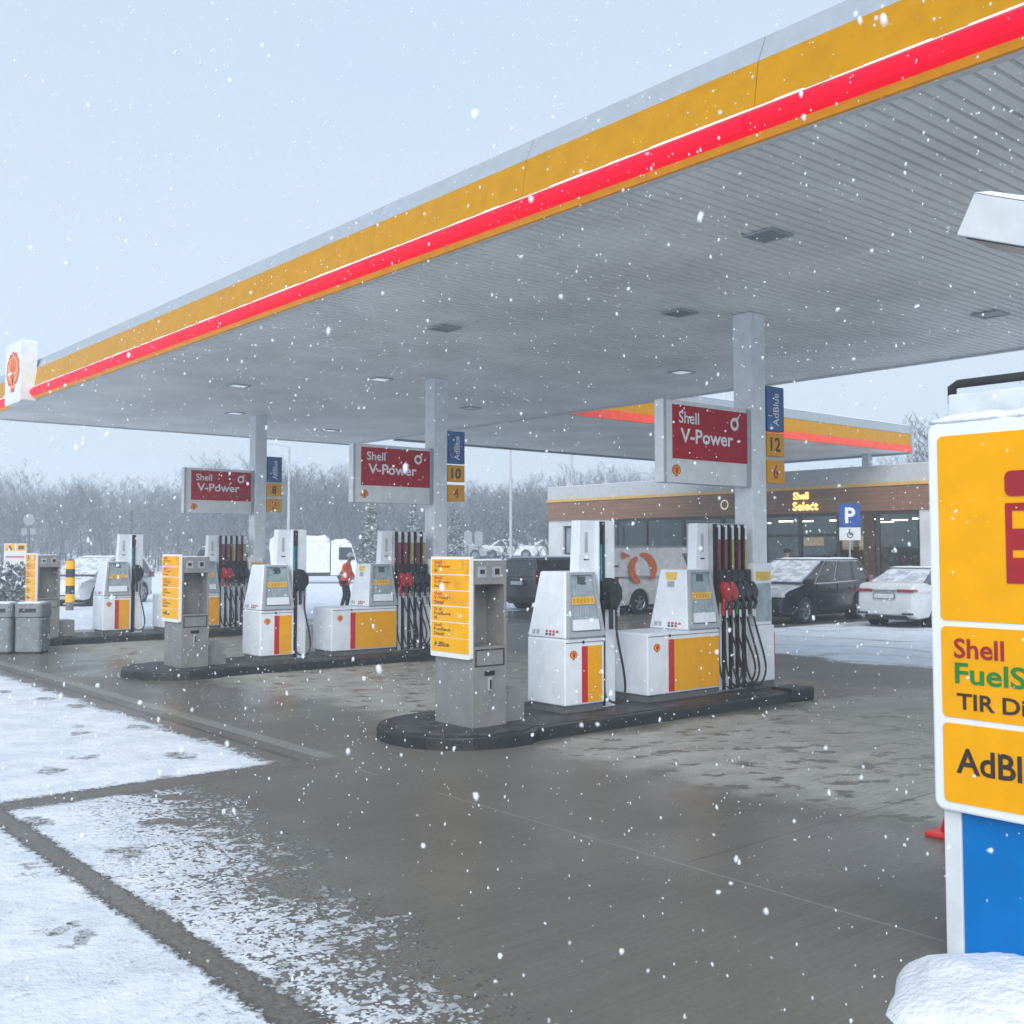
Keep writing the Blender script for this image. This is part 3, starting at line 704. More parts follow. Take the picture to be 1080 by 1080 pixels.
MB().box(.20, .62, -1.1, -.0, 2.30, 2.66).build('housing', mat('housing_white', (.62, .66, .68), .4), tt, bevel=.01)
MB().box(.22, .60, -1.05, -.02, 0, 2.30).build('cabinet', offwhite, tt)
MB().tube([(.25, .0, 2.62), (.25, .0, 2.70), (.25, -.03, 2.715), (.25, -1.1, 2.715)], .022, 8).build('rail', black, tt, smooth=True)
snow_slab('snow_cap', tt, .0, .18, -bw_, -.01, 2.498, .04, 26, .02, 5)
snow_slab('snow_cap', tt, .42, .60, -1.05, -.03, 2.66, .03, 20, .02, 6)
# snow heap at its foot
def heap(name, cx, cy, rx, ry, h, label):
    mb = MB(); N, M = 30, 36; rs = np.random.RandomState(4)
    from mathutils import noise as mn
    for i in range(N + 1):
        for j in range(M):
            r = i / N; a = 2 * PI * j / M
            q = 1 + .16 * mn.noise(Vector((math.cos(a) * 1.6, math.sin(a) * 1.6, 3)))
            x = cx + rx * r * q * math.cos(a); y = cy + ry * r * q * math.sin(a)
            z = h * (max(0, 1 - r ** 2.6)) ** .8 + .035 * mn.noise(Vector((x * 5, y * 5, 0))) * (1 - r ** 4) + .014 * mn.noise(Vector((x * 19, y * 19, 0))) - (.02 if i == N else 0)
            mb.v.append((x, y, z))
    for i in range(N):
        for j in range(M):
            j2 = (j + 1) % M; mb.f.append((i * M + j, (i + 1) * M + j, (i + 1) * M + j2, i * M + j2)); mb.m.append(0)
    o = mb.build(name, snow, smooth=True); tag(o, label, 'snow heap'); return o
heap('snow_heap', 4.55, 2.05, .62, .62, .14, 'rounded heap of white snow at the foot of the yellow fuel board')
# red cone behind the board
t = empty('traffic_cone', (6.93, 3.62, 0), 'red plastic cone standing on the concrete behind the fuel board', 'cone')
mb = MB(); mb.tube([(0, 0, .03), (0, 0, .12), (0, 0, .30), (0, 0, .34)], [.13, .105, .035, .025], 16); mb.build('body', mat('cone_red', (.80, .03, .02), .4), t, smooth=True)
MB().box(-.17, .17, -.17, .17, 0, .03).build('foot', mat('cone_red', (.80, .03, .02), .4), t, bevel=.01)
# street lamp head at the upper right
lt = empty('floodlight', (6.2, 2.3, 0), 'white boxy lamp head with snow on top at the upper right edge', 'lamp')
Lx, Ly = 6.2, 2.3
def lr(pts): return [(a - Lx, b_ - Ly, c) for a, b_, c in pts]
def unp(x, y, d):   # real position of the corner at a depth d metres
    A = R(40); f = 1131; F = Vector((math.sin(A) * math.cos(pitch), math.cos(A) * math.cos(pitch), math.sin(pitch))); Rr = Vector((math.cos(A), -math.sin(A), 0)); U = Vector((-math.sin(A) * math.sin(pitch), -math.cos(A) * math.sin(pitch), math.cos(pitch)))
    py = 580 - f * math.tan(pitch)
    return Vector((0, 0, 1.9)) + (F + Rr * ((x - 540) / f) + U * ((py - y) / f)) * d
c0 = unp(1008, 248, 5.8); hx_ = Vector((1, 0, 0)); hy_ = Vector((.15, -.99, 0)); hx_ = hx_ * .42; hy_ = (Vector((.62, -.78, -.24))) * .75
b0 = c0; b1_ = c0 + hy_; b2 = c0 + hy_ + hx_; b3 = c0 + hx_
up = Vector((.03, -.02, .25)); inn = (hx_ + hy_) * .07
top = [b0 + up + inn, b1_ + up - hy_ * .07 + hx_ * .07, b2 + up - inn, b3 + up - hx_ * .07 + hy_ * .07]
MB().hexa(lr([b0, b1_, b2, b3] + top)).build('housing', mat('lamp_housing', (.42, .46, .49), .45, var=.04), lt, bevel=.008)
dn = Vector((0, 0, -.006)); q = [b0 * .94 + b2 * .06, b1_ * .94 + b3 * .06, b2 * .94 + b0 * .06, b3 * .94 + b1_ * .06]
MB().hexa(lr([p_ + dn for p_ in q] + [p_ + Vector((0, 0, .002)) for p_ in q])).build('lens', mat('lens_dark', (.03, .035, .03), .15), lt)
s_ = [p_ + Vector((0, 0, .002)) for p_ in top]; ctr = sum(s_, Vector()) / 4
mb = MB(); N = 10
for i in range(N + 1):
    for j in range(N + 1):
        a = s_[0].lerp(s_[1], i / N); c = s_[3].lerp(s_[2], i / N); p_ = a.lerp(c, j / N)
        e = min(i, N - i, j, N - j); mb.v.append((p_.x - Lx, p_.y - Ly, p_.z + (0 if e == 0 else .022 + .014 * random.random())))
for i in range(N):
    for j in range(N): mb.f.append((i * (N + 1) + j, (i + 1) * (N + 1) + j, (i + 1) * (N + 1) + j + 1, i * (N + 1) + j + 1)); mb.m.append(0)
mb.build('snow_cap', snow, lt, smooth=True)
m_ = (b1_ + b2) / 2
MB().tube([(m_.x - Lx + .35, m_.y - Ly - .3, 0), (m_.x - Lx + .35, m_.y - Ly - .3, m_.z + .1), (m_.x - Lx, m_.y - Ly, m_.z + .1)], .04, 8).build('pole', lgrey, lt)

# ------------------------------------------------------------------ litter bins
def make_bin():
    t = empty('litter_bin', (0, 0, 0)); w = .245
    MB().prism(rrect(-w, w, -w, w, .09), lambda u, ww, d: (u, ww, d), .04, .66).build('body', mat('bin_grey', (.20, .22, .235), .55, var=.08, bump=.3), t, bevel=.01)
    MB().prism(rrect(-w - .012, w + .012, -w - .012, w + .012, .09), lambda u, ww, d: (u, ww, d), .665, .92).build('lid', mat('bin_grey', (.20, .22, .235), .55), t, bevel=.02, seg=3)
    MB().box(-.15, .15, -w - .017, -w - .008, .76, .83).build('opening', black, t)
    MB().prism(rrect(-w + .02, w - .02, -w + .02, w - .02, .08), lambda u, ww, d: (u, ww, d), 0, .04).build('foot', black, t)
    snow_slab('snow_cap', t, -.2, .2, -.2, .2, .918, .03, 6, .03, 8)
    return t
bn0 = make_bin(); index_children(); bn0.location = (6.02, 20.95, 0); bn0.rotation_euler = (0, 0, R(-38))
tag(bn0, 'grey litter bin beside the farthest price pillar, right one of two', 'litter bin', 'grey litter bins')
o = copy_tree(bn0); o.location = (5.58, 21.25, 0); tag(o, 'grey litter bin at the left edge, left one of two', 'litter bin', 'grey litter bins')

# ------------------------------------------------------------------ shop
SX = 31.2
sh = empty('shop_building', (SX, 12, 0), 'low white shop with brown timber band, yellow strip and glass front', 'building')
def sp_(mb, name, m, par=None, **k): return rel(mb, sh).build(name, m, par or sh, **k)
wallw = mat('shop_render', (.62, .63, .64), .7, var=.05, scale=1.5)
alum = mat('window_frame', (.06, .055, .05), .4)
Y0, Y1 = 10.0, 34.7
mb = MB().box(SX, SX + .3, 30.95, 32.9, 0, 3.15); mb.box(SX, SX + .3, 33.8, Y1, 0, 3.15); mb.box(SX, SX + .3, 32.9, 33.8, 0, 1.70); mb.box(SX, SX + .3, 32.9, 33.8, 2.92, 3.15)
mb.box(SX - .02, SX + .3, 16.75, 17.42, 0, 3.15); mb.box(SX, SX + .3, Y0, 16.75, 0, 3.15)
mb.box(SX + .3, SX + 12, Y1 - .3, Y1, 0, 4.55); mb.box(SX + 11.7, SX + 12, Y0, Y1 - .3, 0, 4.55); mb.box(SX + .3, SX + 12, Y0, Y0 + .3, 0, 4.55)
sp_(mb, 'wall', wallw)
tim, nt, b = newmat('timber_band'); v = tc(nt)
grain = noise(nt, v, 3, 6, .7, 1, .25, 9); pl = nt.nodes.new('ShaderNodeTexWave'); pl.bands_direction = 'Z'; pl.inputs['Scale'].default_value = 2.4; nt.links.new(v, pl.inputs[0])
c = mix(nt, grain.sm(.3, .7), (.21, .105, .062), (.31, .165, .10)); c = mix(nt, V(nt, pl.outputs[0]).sm(.12, .0) * .6, c, (.12, .06, .036))
nt.links.new(c, b.inputs['Base Color']); b.inputs['Roughness'].default_value = .55
mb = MB().box(SX - .06, SX + .3, Y0, Y1 + .02, 3.152, 3.95); sp_(mb, 'timber_band', tim)
mb = MB().box(SX - .10, SX + .3, Y0, Y1 + .03, 3.952, 4.06); sp_(mb, 'yellow_strip', mat('soft_yellow', (.60, .38, .10), .5, emit=(1, .6, .15), es=.05))
mb = MB().box(SX - .04, SX + .3, Y0, Y1 + .02, 4.062, 4.60); sp_(mb, 'parapet', mat('parapet_render', (.50, .51, .53), .7, var=.04))
mb = MB().box(SX + .3, SX + 11.7, Y0 + .3, Y1 - .3, 4.2, 4.35); sp_(mb, 'roof', wallw)
o = snow_slab('snow_cap', sh, -.03, 11.9, -2, 22.7, 4.602, .05, 60, .03, 9)
mb = MB().box(SX + .3, SX + 11.7, Y0 + .3, Y1 - .3, .01, .03); sp_(mb, 'floor', mat('shop_floor', (.20, .19, .18), .3))
mb = MB().box(SX + 7, SX + 7.1, Y0 + .3, Y1 - .3, .03, 4.2); sp_(mb, 'inner_wall', mat('inner_wall', (.30, .26, .22), .6, var=.2, scale=.8))
mb = MB().box(SX + .32, SX + 7, Y0 + .3, Y1 - .3, 3.2, 3.25); sp_(mb, 'inner_ceiling', mat('inner_ceiling', (.12, .12, .125), .7))
glm, nt, b = newmat('shop_glass'); out = nt.nodes['Material Output']
gl = nt.nodes.new('ShaderNodeBsdfGlossy'); gl.inputs['Roughness'].default_value = .03; gl.inputs['Color'].default_value = (.8, .85, .85, 1)
tr = nt.nodes.new('ShaderNodeBsdfTransparent'); tr.inputs['Color'].default_value = (.62, .68, .66, 1)
mx = nt.nodes.new('ShaderNodeMixShader'); wn = noise(nt, tc(nt), .5, 2)
nt.links.new((wn * .06 + .07).k, mx.inputs[0]); nt.links.new(tr.outputs[0], mx.inputs[1]); nt.links.new(gl.outputs[0], mx.inputs[2]); nt.links.new(mx.outputs[0], out.inputs[0])
edges = [17.42, 18.9, 20.35, 21.85, 23.3, 25.2, 27.1, 29.0, 30.95]
for i, (a, b_) in enumerate(zip(edges, edges[1:])):
    door = i in (2,)
    t_ = MB()
    t_.box(SX + .02, SX + .12, a, a + .06, .0, 3.15); t_.box(SX + .02, SX + .12, b_ - .06, b_, .0, 3.15); t_.box(SX + .02, SX + .12, a + .06, b_ - .06, 3.03, 3.15); t_.box(SX + .02, SX + .12, a + .06, b_ - .06, 0, .12)
    if i in (2, 3): t_.box(SX + .02, SX + .12, a + .06, b_ - .06, 2.35, 2.45)
    if i in (4, 5, 6, 7): t_.box(SX + .02, SX + .12, a + .06, b_ - .06, 2.0, 2.06)
    w_ = sp_(t_, 'door' if door else 'window', alum)
    sp_(MB().box(SX + .06, SX + .075, a + .061, b_ - .061, .121, 3.029), 'pane', glm, w_)
    if door: sp_(MB().box(SX - .03, SX + .018, a + .09, a + .12, .9, 1.6), 'handle', chrome, w_)
mb = MB().box(SX + .1, SX + .2, 32.9, 32.98, 1.7, 2.92); mb.box(SX + .1, SX + .2, 33.72, 33.8, 1.7, 2.92); mb.box(SX + .1, SX + .2, 32.98, 33.72, 1.7, 1.78); mb.box(SX + .1, SX + .2, 32.98, 33.72, 2.84, 2.92)
w_ = sp_(mb, 'window', alum); sp_(MB().box(SX + .14, SX + .155, 32.98, 33.72, 1.78, 2.84), 'pane', screen, w_)
mb = MB().box(SX + .0, SX + .02, 19.0, 19.4, 0, 3.14); sp_(mb, 'brown_panel', mat('brown_panel', (.09, .045, .03), .5))
text('lettering', 'Shell', lit, None, 'L', 22.02, 3.62, SX - .10, w=.62, h=.25, bold=.03).parent = sh
text('lettering', 'Select', lit, None, 'L', 22.04, 3.24, SX - .10, w=1.02, h=.30, bold=.03).parent = sh
for o in [x for x in C.objects if x.parent == sh and x.name.startswith('lettering')]: o.location = (-SX, -12, 0)
mb = MB()
for k in range(24):
    a, b_ = 2 * PI * k / 24, 2 * PI * (k + 1) / 24; f = lambda r, q: (SX - .09, 25.0 + r * math.cos(q), 3.55 + r * math.sin(q))
    mb.quad([f(.14, a), f(.18, a), f(.18, b_), f(.14, b_)])
sp_(mb, 'ring_mark', mat('ring_white', (.8, .75, .6), .5, emit=(1, .9, .6), es=.4))
litw = mat('warm_tube', (.9, .85, .7), .5, emit=(1, .82, .55), es=12)
for x_, yy in ((1.2, 17.8), (1.2, 20.9), (2.5, 19.3), (1.4, 22.3), (3.5, 18.2), (2.6, 25), (2.6, 28.5), (4.5, 21), (.8, 19.2), (.9, 22.8), (1.0, 24.4)):
    sp_(MB().box(SX + x_, SX + x_ + .09, yy, yy + .55, 2.90, 2.94), 'tube_lamp', litw)
for yy, x_, w, z0, h_, cc in ((21.0, 3.1, .5, 1.9, .5, 0), (21.6, 4.2, .7, 1.7, .6, 1), (22.6, 5.0, .8, 1.9, .5, 0), (18.1, 5.5, .6, 1.5, .6, 2), (19.5, 6.3, .9, 1.8, .5, 1), (24.6, 5.5, .9, 1.8, .6, 0), (27.5, 5.5, 1.2, 1.7, .6, 1)):
    sp_(MB().box(SX + x_, SX + x_ + .04, yy, yy + w, z0, z0 + h_), 'added_glow_panel', mat('added_glow_panel_%d' % cc, (.6, .5, .3), .5, emit=((1, .62, .25), (1, .85, .6), (.3, .8, .8))[cc], es=(.5, .35, .25)[cc], var=.45, scale=14))  # glowing panels added to give the shop windows warm spots of light
# interior furniture (each a thing)
rs = random.Random(11)
goods_cols = [(.30, .05, .04), (.05, .18, .20), (.35, .25, .06), (.06, .20, .08), (.35, .33, .30), (.28, .12, .05)]
def shelf(x, y, w, h, label, dp=.5):
    t = empty('shop_shelf', (x, y, .03), label, 'shelf', 'shelves inside the shop')
    m1 = MB()
    n_ = max(2, int(h / .4))
    for k in range(n_ + 1): m1.box(0, dp, 0, w, h * k / n_, h * k / n_ + .025)
    m1.box(dp - .03, dp, 0, w, .026, h); m1.build('rack', mat('rack_dark', (.08, .08, .08), .5), t)
    for ci in range(3):
        m2 = MB(); yv = .03 + ci * .01
        for k in range(n_):
            yy = .03
            while yy < w - .2:
                ww = rs.uniform(.08, .18)
                if rs.randrange(3) == ci: m2.box(.05, dp - .06, yy, yy + ww - .015, h * k / n_ + .027, h * k / n_ + rs.uniform(.15, .33))
                yy += ww
        m2.build('goods', mat('goods_%s' % ('warm', 'teal', 'pale')[ci], goods_cols[(0, 1, 4)[ci]], .5, var=.3, scale=9), t)
shelf(SX + 1.0, 17.6, 1.2, 1.6, 'shelf of goods just inside the rightmost shop window')
shelf(SX + 2.6, 18.9, 1.5, 1.9, 'tall shelf of goods deeper inside, left of the rightmost window', .6)
shelf(SX + 1.6, 22.2, 1.2, 2.0, 'shelf of goods inside the shop left of the entrance')
shelf(SX + 3.0, 25.5, 3.0, 1.8, 'long shelf of goods behind the white van window')
sp_(MB().box(SX + 3.2, SX + 3.4, 20.3, 21.8, .03, 2.7), 'timber_partition', mat('lit_timber', (.50, .22, .07), .5, var=.2))  # warm lamp light put into the orange timber colour
# ------------------------------------------------------------------ parking signs, lamps and masts
def parking_sign(x, y, label, wheel, zt=3.32, h=.72, post=True):
    t = empty('parking_sign', (x, y, 0), label, 'sign', rz=R(-42) if not wheel else R(-38))
    MB().tube([(0, .03, 0), (0, .03, zt)], .03, 8).build('post', lgrey, t)
    pn = MB().box(-.33, .33, -.02, 0, zt - h, zt).build('panel', mat('parking_blue', (.01, .06, .30), .4), t, bevel=.004)
    text('lettering', 'P', textw, pn, 'F', -.15, zt - h + .12, -.024, w=.32, h=h * .68, bold=.03)
    if wheel:
        p2 = MB().box(-.33, .33, -.02, 0, zt - h - .40, zt - h - .01).build('lower_panel', offwhite, t)
        mb = MB()
        for k in range(14):
            a, b_ = 2 * PI * k / 16 + 2, 2 * PI * (k + 1) / 16 + 2; f = lambda r, q: (.0 + r * math.cos(q), -.024, zt - h - .24 + r * math.sin(q))
            mb.quad([f(.07, a), f(.10, a), f(.10, b_), f(.07, b_)])
        mb.box(-.03, .01, -.026, -.022, zt - h - .2, zt - h - .06); mb.box(-.03, .10, -.026, -.022, zt - h - .24, zt - h - .2)
        mb.build('wheelchair_symbol', lcd, p2)
parking_sign(29.2, 18.62, 'blue parking sign with white wheelchair plate in front of the shop', True)
parking_sign(46, 48.6, 'small distant blue parking sign beside the white box truck', False, zt=2.85, h=.9)
def lamp_post(x, y, h, label, arm=1.3, az=200, twin=False):
    t = empty('street_lamp', (x, y, 0), label, 'street lamp', 'street lamps behind the station', rz=R(az))
    MB().tube([(0, 0, 0), (0, 0, h * .5), (0, 0, h)], [.09, .07, .045], 8).build('pole', mat('galvanised', (.42, .44, .46), .4), t)
    for s in ((1, -1) if twin else (1,)):
        MB().tube([(0, 0, h - .02), (s * arm * .5, 0, h + .12), (s * arm, 0, h + .15)], .03, 6).build('arm', mat('galvanised', (.42, .44, .46), .4), t)
        MB().box(min(s * arm, s * (arm + .6)), max(s * arm, s * (arm + .6)), -.14, .14, h + .11, h + .20).build('lamp_head', lgrey, t, bevel=.02)
lamp_post(38.5, 46, 9.5, 'tall thin lamp mast left of the shop, rising past the canopy edge', az=200)
lamp_post(38.5, 41, 8.2, 'lamp mast standing just behind the left end of the shop roof', az=20)
lamp_post(50.5, 50.5, 6.9, 'distant lamp with a slanting arm above the shop roof', arm=2.2, az=-30)
lamp_post(25.5, 47.5, 7.0, 'distant lamp post with short arm behind the farthest column', az=140)
def disc_back_sign(x, y, zc, r, label, extras=True, group='backs of round road signs'):
    t = empty('road_sign', (x, y, 0), label, 'road sign', group, rz=R(-45))
    MB().tube([(0, .04, 0), (0, .04, zc + r)], .035, 8).build('post', dgrey, t)
    MB().tube([(0, -.01, zc), (0, .015, zc)], r, 20).build('disc', mat('sign_back_grey', (.26, .29, .30), .5), t)
    if extras: MB().box(-.32, -.06, -.02, .0, zc - .62, zc - .36).box(.06, .32, -.02, .0, zc - .62, zc - .36).build('small_plates', mat('sign_back_grey', (.26, .29, .30), .5), t)
disc_back_sign(13.4, 47.5, 3.17, .25, 'grey back of a round road sign with two small plates at far left')
disc_back_sign(16.0, 51.8, 1.24, .22, 'low small round grey sign beside the white van', False)
t = empty('twin_road_sign', (33.2, 42.6, 0), 'pair of grey round sign backs on two posts above the middle dispenser', 'road sign', rz=R(-40))
for sx_ in (-.27, .27):
    MB().tube([(sx_, .03, 0), (sx_, .03, 2.9)], .03, 6).build('post', dgrey, t); MB().prism(rrect(sx_ - .2, sx_ + .2, 2.1, 2.85, .15), lambda u, w, d: (u, d, w), -.01, .02).build('plate', mat('sign_back_grey', (.26, .29, .30), .5), t)
t = empty('twin_road_sign', (43.5, 43.5, 0), 'pair of small grey sign backs right of the middle column', 'road sign', rz=R(-40))
for sx_ in (-.27, .27):
    MB().tube([(sx_, .03, 0), (sx_, .03, 2.7)], .03, 6).build('post', dgrey, t); MB().prism(rrect(sx_ - .2, sx_ + .2, 1.9, 2.65, .15), lambda u, w, d: (u, d, w), -.01, .02).build('plate', mat('sign_back_grey', (.26, .29, .30), .5), t)
# information board at far left
t = empty('information_board', (12.1, 44.6, 0), 'white information board with yellow symbols at the far left', 'sign', rz=R(-35))
MB().box(-.42, .42, -.02, .02, 1.15, 2.15).build('panel', offwhite, t, bevel=.004)
MB().box(.05, .40, -.026, -.021, 1.87, 2.12).box(-.38, -.02, -.026, -.021, 1.87, 2.12).build('yellow_field', yel2, t)
MB().quad([(-.32, -.028, 1.9), (-.08, -.028, 1.9), (-.2, -.028, 2.1)]).box(.12, .33, -.030, -.027, 1.92, 2.07).box(-.33, -.22, -.026, -.021, 1.35, 1.45).box(-.15, .12, -.026, -.021, 1.28, 1.33).box(.2, .32, -.026, -.021, 1.35, 1.45).build('symbols', lcd, t)
MB().box(-.35, .35, -.026, -.021, 1.6, 1.66).build('printed_line', mat('sticker_red', (.5, .08, .1), .5), t)
MB().tube([(-.3, .04, 0), (-.3, .04, 2.1)], .03, 6).build('post', dgrey, t); MB().tube([(.3, .04, 0), (.3, .04, 2.1)], .03, 6).build('post', dgrey, t)
t = empty('guide_board', (12.0, 43.45, 0), 'red and white diagonal striped guide board below the information board', 'road sign', rz=R(-22))
MB().box(-.13, .13, -.02, .02, .55, 1.25).build('panel', offwhite, t)
MB().quad([(-.13, -.024, 1.22), (.13, -.024, .97), (.13, -.024, 1.10), (-.13, -.024, 1.25)]).quad([(-.13, -.024, .95), (.13, -.024, .68), (.13, -.024, .83), (-.13, -.024, 1.10)]).build('stripes', mat('sticker_red', (.5, .08, .1), .5), t)
MB().tube([(0, .03, 0), (0, .03, 1.2)], .025, 6).build('post', dgrey, t)
# bollard yellow and black
bp = (11.15, 35.0)
t = empty('bollard', (*bp, 0), 'yellow and black striped bollard in front of the white car', 'bollard')
for k in range(5):
    MB().tube([(0, 0, .25 + .262 * k), (0, 0, .25 + .262 * (k + 1) - .001)], .14, 14).build('stripe', (yel2, black)[k % 2] if k % 2 == 0 else black, t, smooth=False)
MB().tube([(0, 0, 0), (0, 0, .249)], .12, 14).build('foot', dgrey, t); MB().tube([(0, 0, 1.56), (0, 0, 1.62)], [.12, .06], 12).build('cap', dgrey, t)
# thin grey post behind the far dispenser
t = empty('vent_post', (16.7, 44.8, 0), 'thin dark upright post above the farthest narrow dispenser', 'post')
MB().tube([(0, 0, 0), (0, 0, 3.5)], .055, 8).build('shaft', dgrey, t); MB().tube([(0, 0, 3.5), (0, 0, 3.62)], [.08, .04], 8).build('cap', dgrey, t)

# ------------------------------------------------------------------ vehicles
def wheel(parent, x, y, r, side, m_rim=None):
    def ring(mb, prof, mi=0, n=24):
        b = len(mb.v)
        for (rad, off) in prof:
            for k in range(n): a = 2 * PI * k / n; mb.v.append((x + rad * math.cos(a), y + side * off, r + rad * math.sin(a)))
        for i in range(len(prof) - 1):
            for k in range(n):
                k2 = (k + 1) % n; mb.f.append((b + i * n + k, b + i * n + k2, b + (i + 1) * n + k2, b + (i + 1) * n + k)); mb.m.append(mi)
        return mb
    w = ring(MB(), [(r * .6, -.20), (r * .95, -.20), (r, -.17), (r, -.03), (r * .96, .0), (r * .68, .005), (r * .64, -.02)]).build('wheel', mat('tyre', (.022, .022, .024), .75, bump=.3), parent, smooth=True)
    mb = MB()
    for k in range(5):
        a = 2 * PI * k / 5 + .3
        for s in (-.16, .16):
            c1, s1 = math.cos(a + s * .9), math.sin(a + s * .9); c2, s2 = math.cos(a + s * .45), math.sin(a + s * .45)
        p_ = lambda rad, an, off: (x + rad * math.cos(an), y + side * off, r + rad * math.sin(an))
        mb.hexa([p_(r * .12, a - .6, -.05), p_(r * .12, a + .6, -.05), p_(r * .63, a + .17, -.05), p_(r * .63, a - .17, -.05), p_(r * .12, a - .6, -.015), p_(r * .12, a + .6, -.015), p_(r * .63, a + .17, -.01), p_(r * .63, a - .17, -.01)])
    ring(mb, [(r * .56, -.03), (r * .65, -.012), (r * .66, -.03)]); ring(mb, [(0.001, -.01), (r * .15, -.01), (r * .16, -.04)])
    ring(mb, [(.001, -.09), (r * .64, -.09)], 1)
    mb.build('rim', [m_rim or chrome, black], w)
def car(name, loc, rz, label, cat, paint, spec, group=None):
    """local +X is forward; origin ground under the centre"""
    t = empty(name, loc, label, cat, group, rz=rz)
    L, W, wr = spec['L'], spec['W'], spec['wr']; hw = W / 2
    fx, rx_ = spec['fx'], spec['rx']
    def arch(cx, cw):   # points from rear to front
        return [(cx + (wr + .07) * math.cos(R(180 - a)), max(.22, wr + (wr + .07) * math.sin(R(180 - a)))) for a in (-12, 15, 40, 65, 90, 115, 140, 165, 192)]
    lower = [(-L / 2 + .02, .30), (-L / 2 + .22, .22)] + arch(rx_, 0) + arch(fx, 0) + [(L / 2 - .2, .22), (L / 2 - .02, .32)]
    up_ = spec['belt']         # belt line from front to rear
    pts = lower + up_
    def hwid(x, z):
        k = abs(x) / (L / 2); tp = 1 - .20 * max(0, (k - .72) / .28) ** 1.6
        zt = 1 if z < .75 else 1 - .05 * min(1, (z - .75) / .4)
        if z < .4: zt = .965
        return hw * tp * zt
    mb = MB(); n = len(pts)
    # split each side with an inner ring for roundness
    for s in (-1, 1):
        for (x, z) in pts: mb.v.append((x, s * (hwid(x, z) - .0), z))
    for s in (-1, 1):
        for (x, z) in pts: mb.v.append((x, s * (hwid(x, z) * .80), z + (.035 if z > .6 else 0)))
    for i in range(n):
        j = (i + 1) % n
        mb.f.append((2 * n + i, 2 * n + j, 3 * n + j, 3 * n + i)); mb.m.append(0)
        mb.f.append((i, j, 2 * n + j, 2 * n + i)); mb.m.append(0); mb.f.append((n + i, 3 * n + i, 3 * n + j, n + j)); mb.m.append(0)
    # side skins: triangulated n-gon
    mb.f.append(tuple(range(n))); mb.m.append(0); mb.f.append(tuple(range(2 * n - 1, n - 1, -1))); mb.m.append(0)
    bd = mb.build('body', paint, t, bevel=.06, seg=4, smooth=True)
    MB().box(-L / 2 + .3, L / 2 - .3, -hw + .2, hw - .2, .18, .6).build('underbody', black, t)
    # greenhouse: list of (x, z) bottom and roof
    cb, cr = spec['cab'], spec['roof']    # cab: bottom quad x front/rear & z ; roof x front/rear & z
    bf, br, zb = cb; rf, rr, zr = cr; wb, wt = hw * .93, hw * spec.get('tum', .74)
    zbr = spec.get('zbr', zb)
    gh = [(bf, -wb, zb), (bf, wb, zb), (br, wb, zbr), (br, -wb, zbr), (rf, -wt, zr - .05), (rf, wt, zr - .05), (rr, wt, zr - .07), (rr, -wt, zr - .07)]
    gm_ = spec.get('glass', glassd)
    gls = MB().hexa(gh).build('windows', gm_ if not spec.get('van') else paint, t, bevel=.02)
    def lerp(a, b_, k): return Vector(a).lerp(Vector(b_), k)
    # roof and pillars
    rm = MB().hexa([(rf + .06, -wt - .01, zr - .06), (rf + .06, wt + .01, zr - .06), (rr - .05, wt + .01, zr - .08), (rr - .05, -wt - .01, zr - .08),
                    (rf - .12, -wt * .84, zr - .005), (rf - .12, wt * .84, zr - .005), (rr + .1, wt * .84, zr - .02), (rr + .1, -wt * .84, zr - .02)])
    rm.build('roof', paint, t, bevel=.02)
    for s, (ia, ib, ic_, id_) in ((-1, (0, 3, 4, 7)), (1, (1, 2, 5, 6))):
        for kf in spec['pillars']:
            a = lerp(gh[ia], gh[ib], kf[0]); b_ = lerp(gh[ic_], gh[id_], kf[1]); w_ = kf[2]
            o_ = Vector((0, s * .012, 0)); dx = Vector((w_, 0, 0))
            MB().hexa([a - dx - o_, a + dx - o_, a + dx + o_, a - dx + o_, b_ - dx - o_, b_ + dx - o_, b_ + dx + o_, b_ - dx + o_]).build('pillar', paint, t)
    if spec.get('van'):
        for s in (-1, 1):
            a0, a1, b0_, b1_2 = lerp(gh[0 if s < 0 else 1], gh[3 if s < 0 else 2], .04), lerp(gh[0 if s < 0 else 1], gh[3 if s < 0 else 2], .24), lerp(gh[4 if s < 0 else 5], gh[7 if s < 0 else 6], .03), lerp(gh[4 if s < 0 else 5], gh[7 if s < 0 else 6], .14)
            b0_ = lerp(a0, b0_, .8); b1_2 = lerp(a1, b1_2, .8); o_ = Vector((0, s * .012, 0)); i_ = Vector((0, -s * .02, 0))
            MB().hexa([a0 + i_, a1 + i_, a1 + o_, a0 + o_, b0_ + i_, b1_2 + i_, b1_2 + o_, b0_ + o_]).build('side_window', glassd, t)
        q = [lerp(gh[0], gh[4], .05), lerp(gh[1], gh[5], .05), lerp(gh[1], gh[5], .92), lerp(gh[0], gh[4], .92)]
        MB().quad([v + Vector((.012, 0, .012)) for v in q]).build('windscreen', glassd, t)
        q = [lerp(gh[3], gh[7], .45), lerp(gh[2], gh[6], .45), lerp(gh[2], gh[6], .9), lerp(gh[3], gh[7], .9)]
        if not spec.get('blank'): MB().quad([Vector((v.x - .012, v.y * .85, v.z)) for v in q]).build('rear_window', glassd, t)
    for x in (fx, rx_):
        for s in (-1, 1): wheel(t, x, s * (hw - .012), wr, s, spec.get('rim'))
